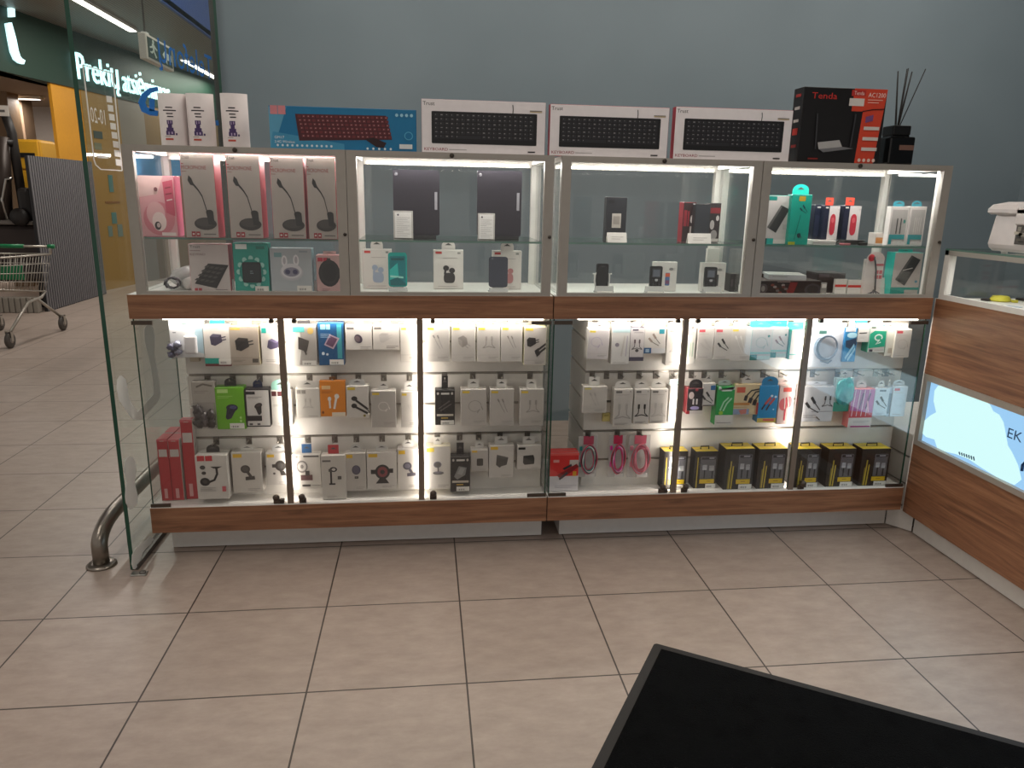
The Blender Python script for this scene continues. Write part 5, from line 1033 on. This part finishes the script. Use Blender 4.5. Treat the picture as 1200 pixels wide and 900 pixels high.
# ------------------------------------------------ right counter, hanging goods
LW = 'DAD5CF'
L_('cable_box', (688, 386, 713, 421), 'white box with yellow mark and violet cable picture, leftmost in its top row', 1, 'CFC9CA', 'D6D1CB', yb(ic_loop('B4AABC'), .6, .4, .42, 'DCC840'), tab=('E2DED8', .9, .024, False, .004), roll=2)
L_('cable_box', (717, 379, 738, 427), 'slim pale blue topped box picturing white cables', 1, 'D5D3D0', 'CFCBC6', lambda asp: [R('BCD4D8', 0, 0, 1, .22), E('8A8490', .3, .52, .12, .05, 10), LN('C4BEBA', .04, (.7, .3), (.55, .8)), LN('B4AEBA', .03, (.85, .3), (.8, .8)), *TL('A09A95', .1, .95, .8, 1)], tab=('B4D4DC', .6, .02, True))
L_('cable_box', (738, 384, 755, 423), 'narrow dark sided box picturing two black plugs', 1, 'D2CCCC', '2E2A3C', lambda asp: [R('4A4658', 0, .88, 1, 1), R('5A5668', .15, .04, .55, .09), TL('6A6462', .25, .14, .9, 1), *icon(ic_cable2('5A4A50', '4A464A'), .5, .5, .8, asp), E('4A4648', .5, .68, .12, .05, 10)], tab=('D4CFCA', .6, .02, True))
L_('cable_box', (755, 384, 780, 414), 'white box with dark blue base and teal square picturing cable ends', 1, 'DAD5D0', 'CFCAC4', lambda asp: [R('2E8A9A', .68, .06, .92, .24), *icon(ic_cable3('9A8A80', '7A7470'), .45, .45, .6, asp), R('2A5A8A', 0, .78, .35, 1), R('A4BCD0', .08, .83, .25, .96), R('D4D4D6', .36, .8, 1, 1)], tab=('DAD5D0', .9, .022, True))
L_('cable_box', (781, 385, 800, 428), 'slim white box with pink line picturing white cables, left of the third metal strip', 1, 'E0DBD5', 'CFCAC4', lambda asp: [R('D8A4A4', .15, .05, .45, .09), *icon(ic_cable2('D4CECA', 'C4BEBA'), .5, .5, .7, asp), *TL('A09A95', .2, .9, .8, 1)], tab=('DAD5D0', .8, .022, True))
L_('cable_box', (803, 380, 815, 427), 'narrow white box with green lines, right of the third metal strip', 1, 'DDD9D2', 'CFCAC4', lambda asp: [*[LN('A9C0A8', .05, (.25 + .25 * k, .45), (.25 + .25 * k, .8)) for k in range(3)], E('8A8680', .6, .08, .14, .03, 8), *TL('A09A95', .2, .2, .8, 2)], tab=('DAD5D0', .8, .022, True))
rb = lambda fn: (lambda asp: [R('C8505A', .08, .06, .44, .14), *TL('B4AEA8', .08, .2, .7, 1), *icon(fn, .5, .52, .72, asp), *TL('9A948E', .15, .92, .7, 1)])
L_('cable_box', (817, 384, 836, 421), 'white box with red mark and faint white plugs in the top row', 1, 'CCC7C2', 'D6D1CB', rb(ic_cable3('C4BEBA', 'C4BEBA')), tab=('DAD5D0', .8, .022, True))
L_('cable_box', (837, 384, 857, 421), 'white box with red mark picturing two black cable plugs', 1, 'C4BFBA', 'D6D1CB', rb(ic_cable3(D1, D1)), tab=('DAD5D0', .8, .022, True))
L_('cable_box', (856, 384, 880, 423), 'pale box with yellow mark picturing long white cables, beside the grey teal boxes', 1, 'C9C4BF', 'D8D4C8', yb(ic_cable('D8D4D0', 'E2DEDA'), .8, .5, .5, 'D8C050'), tab=('E6E2DC', .6, .02, False))
gt = lambda fn: (lambda asp: [E('1E6A60', .84, .24, .06, .04, 9), *icon(fn, .5, .44, .66, asp), R('7AB4AC', 0, .74, 1, .8), R('2E7A74', 0, .82, .34, 1), R('A9C4BE', .36, .86, .96, .97)])
L_('cable_box', (880, 385, 904, 422), 'grey and teal box picturing a looped grey cable', 1, 'B4B0AC', '9CC4BC', gt(ic_loop('8A9A96')), tab=('24C0B0', 1.0, .026, False))
L_('cable_box', (904, 384, 923, 419), 'grey and teal box picturing two plugs, left of the dark teal side box', 1, 'BDB8B4', '9CC4BC', gt(ic_cable3('7A5A58', '4A5A56')), tab=('24C0B0', 1.0, .026, False))
L_('cable_box', (925, 386, 943, 421), 'white box with dark teal side behind the fourth metal strip', 1, 'EEEAE6', '117A6E', [R('7AC8BC', 0, .82, 1, .86), R('1A8A7E', .0, .0, .08, 1)], y=.44, d=.055, tab=('24C0B0', 1.0, .024, False))
def coil(t, w, h, d):
    X = MB()
    for k in range(4): X.tube([(w * (.30 - .015 * k) * math.cos(q) + .002 * k, -.006 - .004 * (k % 2), h * .46 + w * (.32 - .012 * k) * math.sin(q)) for q in [2 * math.pi * i / 20 for i in range(20)]], .0032, M('7A8A9C', .35), 7, True)
    X.tube([(-w * .1, -.006, h * .14), (w * .1, -.008, h * .10), (w * .2, -.006, h * .16)], .003, M('7A8A9C', .35), 6)
    X.build('coiled_cable', t)
L_('network_cable_pack', (945, 379, 989, 430), 'clear topped white bag with a coiled blue grey network cable', 1, 'D4D6DC', 'C9CCD2', [R('3E6A62', .30, .16, .50, .24), E('9AB0B8', .12, .24, .05, .04, 8)], extra=coil, d=.02, tab=('DAD9DA', .8, .012, False), y=.455)
L_('cable_pouch', (989, 384, 1004, 424), 'blue pouch picturing dark cable plugs in the top row', 1, '2E8CC4', '2470A4', lambda asp: [R('D4D4D8', .0, .0, .8, .12), E('B4E0F0', .55, .22, .4, .08), P('1E3A58', (.1, .38), (.9, .3), (.95, .5), (.5, .62), (.15, .56)), LN('9AD0EA', .05, (.2, .9), (.8, .5)), LN('9AD0EA', .05, (.4, .95), (.9, .6))], d=.015)
L_('cable_box', (1004, 380, 1019, 401), 'small white box beside the blue pouch', 1, 'D8D4CF', WS, [LN('3A3A3A', .03, (.2, .5), (.8, .48)), *TL('A8A29C', .2, .7, .8, 2, .06)], tab=('2AA0B8', .9, .02, False))
L_('cable_box', (1018, 382, 1038, 413), 'white and green box with a white loop drawing', 1, 'D6D2CC', '2AA88C', lambda asp: [R('5A6A5E', .08, .03, .34, .09), P('1CA884', (.04, .3), (.3, .18), (.98, .2), (.98, .78), (.04, .84)), *icon([LN('D8ECE4', .05, *ring(.0, -.12, .26, .2, 12, 1.2, 6.8)), LN('D8ECE4', .05, (.1, .02), (-.15, .35), (.2, .2))], .56, .5, .8, asp), R('3A3A44', .1, .88, .3, .97), *TL('7A7470', .4, .9, .95, 1)], tab=('D8D4CE', .7, .022, True))
L_('cable_box', (1038, 386, 1050, 417), 'narrow cream box behind the rightmost box of the top row', 1, 'E0DAD0', 'D4CEC4', [R('C4B8A8', .3, .7, .7, .9)], y=.455, d=.04, tab=('DAD5CC', .8, .022, False))
L_('cable_box', (1048, 386, 1067, 419), 'white box with dark red mark at the right end of the top row', 1, 'C9C4BE', 'E6E0D6', rb(ic_loop('B4AEA8')), tab=('E6E0D6', .8, .02, False), hx=-.03)
# middle row
L_('cable_box', (683, 453, 711, 484), 'wide white box with yellow mark, leftmost in the middle row of the right counter', 2, 'CBC5BE', 'D6D1CB', yb(ic_cable('BEB8B2', 'B4AEA8'), .6, .5, .5, 'DCD070'), tab=('EDE9E3', .45, .034, False))
L_('cable_pack', (706, 484, 715, 494), 'small yellowish card tag hanging under the leftmost white box', 2, 'C8BC7A', 'B4A868', [R('A89C5A', .2, .2, .8, .4)], y=.48, d=.01, tab=None)
sl = lambda fn: (lambda asp: [R('6A6664', .10, .05, .42, .11), E('9A948E', .86, .07, .05, .02, 8), *TL('B4AEA8', .1, .15, .8, 1), *icon(fn, .5, .60, .95, asp), *TL('8A8480', .1, .92, .8, 2, .03)])
L_('cable_box', (719, 456, 741, 499), 'slim white box picturing two white plugs on an arc', 2, 'CFC9C3', 'DCD7D0', sl(ic_cable2('B9B3AD', 'A9A39D')), tab=('E0DBD5', .8, .03, True))
L_('cable_box', (743, 456, 761, 497), 'slim white box picturing two black plugs on a black arc', 2, 'D2CCC6', 'DCD7D0', sl(ic_cable2(D1, D1)), tab=('E0DBD5', .8, .03, True))
L_('cable_box', (762, 456, 782, 496), 'slim white box picturing pale plugs, right of the black plug box', 2, 'D2CCC6', 'DCD7D0', sl(ic_cable2('C0BAB4', 'BEB8B2')), tab=('E0DBD5', .8, .03, True))
L_('cable_box', (784, 452, 798, 495), 'narrow white box with green line left of the third metal strip, middle row', 2, 'DFDAD3', 'D0CBC5', [R('8AB8A8', .1, .03, .9, .05), *TL('B4AEA8', .2, .2, .8, 3)], tab=('BFE0DC', .8, .02, False))
L_('earphone_box', (805, 455, 824, 485), 'black and white box with white earphones picture and red corner', 2, '2A2328', '7A2A30', lambda asp: [E('C4B4B0', .25, .28, .16, .14), *icon([LN('E4DEDA', .07, (-.15, -.2), (-.15, .3)), LN('E4DEDA', .07, (.15, -.2), (.15, .3)), E('B4A8D8', 0, .6, .4, .16)], .5, .5, .7, asp), E('B4484E', .55, .06, .1, .05), R('CFC8C4', 0, .86, 1, 1), R('9A2A30', .0, .86, .2, 1)], tab=('2A2426', .8, .036, True, .004))
L_('cable_box', (823, 449, 838, 476), 'white box with blue square picturing dark plugs in the middle row', 2, 'CFCAC6', WS, lambda asp: [R('2A6AA0', .62, .1, .98, .3), *icon(ic_cable3(D1, D1), .4, .6, .95, asp), R('3A3436', .1, .94, .98, .98)], d=.03)
L_('cable_box', (839, 453, 860, 498), 'green and white box picturing a white cable', 2, '1E9E4A', '14803A', lambda asp: [R('D8D4CE', 0, .74, 1, 1), P('D8E4DA', (.08, .0), (.2, .0), (.28, .12), (.8, .12), (.85, .0), (.98, .0), (.98, .08), (.08, .08)), *icon([LN('A8DCB8', .05, (-.3, .45), (-.1, -.1), (.2, -.4)), LN('A8DCB8', .05, (-.1, .48), (.1, 0), (.4, -.35))], .5, .44, .85, asp), E('9AC83A', .3, .68, .12, .05), *TL('6A6664', .1, .93, .9, 1)], tab=('C8D0CA', .7, .022, True))
L_('cable_box', (860, 450, 891, 486), 'wide cream and orange box picturing three black plugs', 2, 'D9C39A', 'C8B084', lambda asp: [R('D0604A', .08, .10, .40, .28), *icon([LN(D1, .07, (-.15, .12), (-.1, -.1)), LN(D1, .03, (-.1, -.1), (.1, -.32), (.45, -.38)), LN(D1, .08, (.05, .22), (.12, .0)), LN(D1, .03, (.12, 0), (.28, -.25), (.5, -.3)), LN(D1, .08, (.25, .32), (.3, .08)), LN(D1, .03, (.3, .08), (.4, -.1), (.5, -.16))], .55, .45, .86, asp), R('C88A4A', .0, .60, .6, .68), *TL('A8845A', .0, .74, .5, 1), P('8A9AB8', (.0, .8), (.6, .8), (.6, .98), (.0, .98)), P('C87A6A', (.2, .84), (.5, .8), (.5, .95), (.3, .98)), R('B4403A', .86, .6, .99, .98)], d=.02)
L_('cable_box', (889, 452, 911, 495), 'bright blue box with yellow base picturing two cable plugs', 2, '168CC4', '0E6EA0', lambda asp: [R('D8C050', .0, .88, 1, 1), R('D86A5A', .3, .90, .9, .96), *icon([LN('C45A58', .08, (-.2, .2), (.15, -.25)), LN('3A2A3A', .05, (-.4, .55), (-.2, .2)), LN('C45A58', .08, (.1, .2), (.4, -.2)), LN('3A2A3A', .05, (-.1, .6), (.1, .2)), E('D8ECF4', .2, -.36, .09, .08, 9), E('D8ECF4', .46, -.3, .09, .08, 9)], .5, .42, .78, asp), E('B4E0F0', .8, .64, .04, .02, 8)], tab=('1A7EB0', .85, .038, True, .002), y=.44)
L_('cable_box', (912, 452, 929, 497), 'pale pink box picturing a red cable, left of the fourth metal strip', 2, 'DCC4BE', 'CFB4AE', lambda asp: [R('D05048', .25, .05, .85, .16), E('DC6A6E', .35, .48, .3, .16), E('DC6A6E', .75, .42, .22, .14), LN('C83848', .05, (.5, .3), (.5, .9)), LN('E8D4D0', .04, (.4, .3), (.45, .6)), LN('E8D4D0', .04, (.6, .3), (.7, .55))], tab=('DCC4BE', .8, .024, True))
L_('cable_box', (938, 453, 977, 494), 'wide white box picturing dark cable plugs right of the fourth metal strip', 2, 'C8C6C8', 'BEBCC0', lambda asp: [*icon(ic_cable3(D1, '4A4648'), .36, .5, .5, asp), *icon(ic_cable2('3A3638', '4A4648'), .80, .42, .36, asp), TL('5A5658', .35, .70, .95, 1), *TL('9A9698', .1, .80, .5, 3), LN('6A5A4A', .015, (.5, .85), (.62, .95))], tab=('DAD8DA', .6, .016, False))
def mess(t, w, h, d):
    X = blob(MB(), (0, -.008, h * .6), (w * .52, .010, h * .34), M('2E9A98', .3, 0, 0, .35), 21, 26, .34); X.build('crumpled_bag', t)
L_('bagged_cable', (978, 443, 999, 482), 'crumpled teal bag with green base over a white card', 2, 'BFD4D6', '9AB4B8', [R('1E8A72', 0, .72, 1, 1), R('C8D4D4', .0, .58, .9, .68)], extra=mess, d=.02)
L_('cable_box', (996, 456, 1023, 501), 'pink and purple striped box with white base, hanging lower than its neighbours', 2, 'B85AA0', 'C8727A', lambda asp: [R('DAD4D0', 0, .74, 1, 1), P('C84048', (0, .55), (1, .62), (1, .74), (0, .74)), *[LN('E8D0DC', .016, (.16 + .2 * k, .02), (.10 + .2 * k, .7)) for k in range(4)], LN('6A2A6A', .03, (.5, .1), (.4, .5)), LN('6A2A6A', .03, (.8, .1), (.66, .5)), LN('E0A0B8', .03, (.7, .3), (.8, .6)), R('A8307A', .1, .95, .95, .985), *TL('B4AEB0', .2, .82, .9, 2)], y=.435)
L_('cable_box', (1024, 455, 1041, 487), 'pale blue white box picturing black plugs near the right end', 2, 'C4D0DA', 'B4C0CC', lambda asp: [R('4A5A6A', .3, .06, .75, .12), *icon(ic_cable3(D1, D1), .5, .5, .85, asp), *TL('8A98A4', .2, .9, .8, 2)], d=.03)
L_('cable_box', (1039.5, 454, 1045, 488), 'narrow blue grey box between two pale boxes at the right end', 2, 'A4B4C4', '94A4B4', [R('6A7A8A', .2, .2, .8, .9)], d=.035, y=.45)
L_('cable_box', (1045, 453, 1062, 488), 'pale blue white box at the right end of the middle row', 2, 'C4CED8', 'B4C0CC', rb(ic_loop('B0BAC4')), d=.035, tab=('D0D8DE', .8, .024, True), hx=-.03)
# spiral cables
def spiral(x0, x1, y0, y1, lab, cols, seed):
    y = .47; a, b = on_y(x0, (y0 + y1) / 2, y), on_y(x1, (y0 + y1) / 2, y); zt, zb = on_y((x0 + x1) / 2, y0, y).z, on_y((x0 + x1) / 2, y1, y).z
    w, h = b.x - a.x, zt - zb
    t = thing('spiral_cable_pack', lab, 'cable pack', ((a.x + b.x) / 2, y, zb), group='coiled coloured cables on hooks')
    MB().box(-w * .5, .012, 0, w * .5, .014, h, M('D8D4D2', .3, 0, 0, .06, .55)).build('backing_card', t)
    MB().box(-w * .24, .009, h * .80, w * .30, .0115, h, M(cols[0], .4)).build('header_card', t)
    rnd = random.Random(seed); X = MB()
    for k in range(5):
        ra, rb_ = w * (.24 + .045 * k), h * (.26 + .022 * k)
        X.tube([(ra * math.cos(q) + w * .05, -.004 + .005 * math.sin(3 * q + k), h * .46 + rb_ * math.sin(q)) for q in [2 * math.pi * i / 22 for i in range(22)]], .0028, M(cols[k % len(cols)], .35), 6, True)
    X.build('cable_loops', t)
    MB().bbox(-w * .12, -.002, h * .02, w * .4, .004, h * .10, M('CFCBC8', .5), .001).build('price_sticker', t)
    MB().bbox(-w * .45, .002, h * .66, -w * .30, .010, h * .76, M(cols[1], .4), .002).bbox(-w * .42, .002, h * .26, -w * .28, .010, h * .38, M(cols[1], .4), .002).build('cable_plugs', t)
    hook((a.x + b.x) / 2 + .005, HOOKZ[3], y + .005, 'steel peg hook holding the ' + lab)
spiral(678, 700, 512, 560, 'spiral cable with teal and white loops under a pink card', ('B84A62', '2A8A86', 'D8D4D4', '1E3A40'), 1)
spiral(714, 733, 511, 560, 'spiral cable with magenta and white loops under a pink card', ('C83058', 'D83AA0', 'E0A0C0', '4A3438'), 2)
spiral(737, 762, 511, 560, 'spiral cable with pink and grey loops, rightmost of the three', ('D06478', 'D8889A', 'C8445C', '9A8A94'), 3)
# black and yellow cable boxes on the shelf
def bybox(x0, x1, y0, y, lab, big):
    win = lambda asp: ([R('2E2A26', .0, .0, 1, 1)] if 0 else []) + [
        *( [LN('C8B040', .022, (.22, .30), (.19, .98)), LN('C8B040', .022, (.30, .42), (.27, .98)), LN('8A7A30', .02, (.16, .5), (.15, .98))] if big else [LN('C8B040', .022, (.12, .16), (.12, .98))]),
        RR('6E6E72', .46 if big else .24, .14, .92, .74, .02), R('2A2A2C', .50 if big else .28, .16, .90, .22), R('B4B4B6', .62, .17, .84, .20),
        RR('C4C4C6', .52 if big else .34, .36, .66 if big else .54, .50, .02), RR('B4B4B6', .72 if big else .64, .38, .86, .52, .02), R('2E2E30', .57 if big else .42, .50, .62 if big else .47, .72), R('2E2E30', .77, .52, .82, .72),
        R('E0BC28', .42 if big else .24, .745, .90, .86), R('A8882A', .58, .79, .74, .81)]
    def ex(t, w, h, d):
        X = MB().tube([(-w * .18, d * .5, h), (-w * .18, d * .5, h + .012), (w * .18, d * .5, h + .012), (w * .18, d * .5, h)], .003, M('1A1818', .4), 6); X.build('carry_handle', t)
        MB().box(-w * .34, -.0048, h * .56, w * .40, -.0044, h * .88, FILM).build('film_window', t)
    pack('cable_box', lab, 'cable box', (x0, y0, x1, 573), y, .2075, .06 if not big else .078, '28231F', '1E1A18', win, top='D8BC2C', sticker=(.52, .87, .97, .985), extra=ex, group='black and yellow cable boxes on the shelf')
for (x0, x1, y0, lab, big) in ((777, 805, 529, 'small black and yellow cable box behind the third metal strip', False), (814, 840, 529, 'small black and yellow cable box right of the third metal strip', False),
    (849, 883, 526, 'large black and yellow cable box, leftmost of the large ones', True), (888, 921, 526, 'large black and yellow cable box with bright window, left of the fourth metal strip', True),
    (932, 960, 526, 'large black and yellow cable box right of the fourth metal strip', True), (969, 1001, 526, 'large black and yellow cable box, second from the right end', True), (1008, 1041, 526, 'large black and yellow cable box at the right end of the shelf', True)):
    bybox(x0, x1, y0, .425 if big else .445, lab, big)
extra_hooks = [hook(on_y(x, 470, .5).x, HOOKZ[2], .45, l) for x, l in ((782, 'bare steel peg hook beside the slim white boxes in the middle row'),)] if 0 else []

# ------------------------------------------------ on and in the right counter
t = thing('storage_box', 'white plastic lidded box with a dark label standing on the low glass case', 'storage box', (2.04, .24, 1.1975))
PL = M('CFC8C6', .4)
X = MB()
lv = [(.0, 0, .012), (.0, .012, .004), (-.005, .10, .0), (-.004, .135, .0)]
def shell(mb, levels, x0, x1, y0, y1, r, m):
    rings = []
    for ins, z, ch in levels:
        rings.append([(a, b, z) for a, b in rrect(x0 + ins + ch, y0 + ins + ch, x1 - ins - ch, y1 - ins - ch, r, 5)])
    n = len(rings[0]); vs_ = [p for q in rings for p in q]; fs = [tuple(range(n - 1, -1, -1)), tuple((len(rings) - 1) * n + i for i in range(n))]
    for k in range(len(rings) - 1):
        for i in range(n): fs.append((k * n + i, k * n + (i + 1) % n, (k + 1) * n + (i + 1) % n, (k + 1) * n + i))
    return mb.add(vs_, fs, m, False)
shell(X, [(.012, .006, 0), (.004, .016, 0), (.0, .03, 0), (.008, .125, 0), (.010, .135, 0)], -.11, .16, -.36, .0, .03, PL); X.build('box_body', t)
X = shell(MB(), [(-.004, .133, 0), (-.012, .14, 0), (-.012, .152, 0), (-.002, .168, 0), (.03, .178, 0)], -.11, .16, -.36, .0, .03, M('C4BDBB', .4)); X.build('lid', t)
MB().bbox(-.122, -.26, .10, -.108, -.14, .178, M('CFC9C6', .4), .006).build('lid_latch', t)
X = MB().box(-.1125, -.34, .035, -.108, -.145, .115, M('4A4540', .5))
rnd = random.Random(3)
for k in range(26):
    yy, zz = -.335 + rnd.random() * .17, .04 + rnd.random() * .06
    X.box(-.1130, yy, zz, -.1124, yy + .012 + rnd.random() * .018, zz + .004 + rnd.random() * .012, M(rnd.choice(['8A8478', 'B4AE9E', '1E1C1A', '5A5448']), .5))
X.build('printed_label', t)
for yy in (-.07, -.29): MB().lathe([(.010, 0), (.012, .007)], PL, 12, (-.08, yy, 0)).build('foot', t)
def floor_item(px, py): return on_z(px, py, 1.001)
zz = 1.0205
RZ = 1.0005
def at_case(px, py): p = on_z(px, py, RZ); return (max(1.945, min(2.27, p.x)), max(-.9, min(.36, p.y)), RZ)
t = thing('cable_coil', 'small yellow cable coil lying in the low glass case', 'cable', at_case(1172, 353)); X = MB()
for k in range(3): X.tube([((.035 - .004 * k) * math.cos(q), (.03 - .003 * k) * math.sin(q), .006 + .005 * k) for q in [2 * math.pi * i / 16 for i in range(16)]], .005, M('D8D048', .4), 7, True)
X.build('cable_loops', t); MB().bbox(.02, -.045, 0, .04, -.03, .01, M('C8C040', .4), .002).build('plug', t)
for (px, py, w, d_, h, c_, lab, cat, nm) in ((1140, 349, .05, .03, .008, '1E1E20', 'thin black gadget lying in the low glass case left of the yellow coil', 'gadget', 'small_gadget'), (1168, 360, .05, .03, .008, '2A2A2C', 'thin dark gadget lying in front of the yellow coil', 'gadget', 'small_gadget'), (1186, 360, .06, .05, .003, 'C4CCD6', 'pale printed leaflet lying in the low glass case', 'leaflet', 'leaflet'), (1198, 352, .03, .05, .01, '242426', 'dark gadget at the edge of the picture in the low glass case', 'gadget', 'small_gadget')):
    t = thing(nm, lab, cat, at_case(px, py), (0, 0, .5))
    MB().bbox(-w / 2, -d_ / 2, 0, w / 2, d_ / 2, h, M(c_, .4), min(.003, h * .4)).build('body', t)
    X = MB()
    for k in range(3): X.box(-w * .3, -d_ * (.3 - .25 * k), h, w * .25, -d_ * (.3 - .25 * k) + d_ * .08, h + .0003, M('7A7A80', .4))
    X.build('printed_face', t)
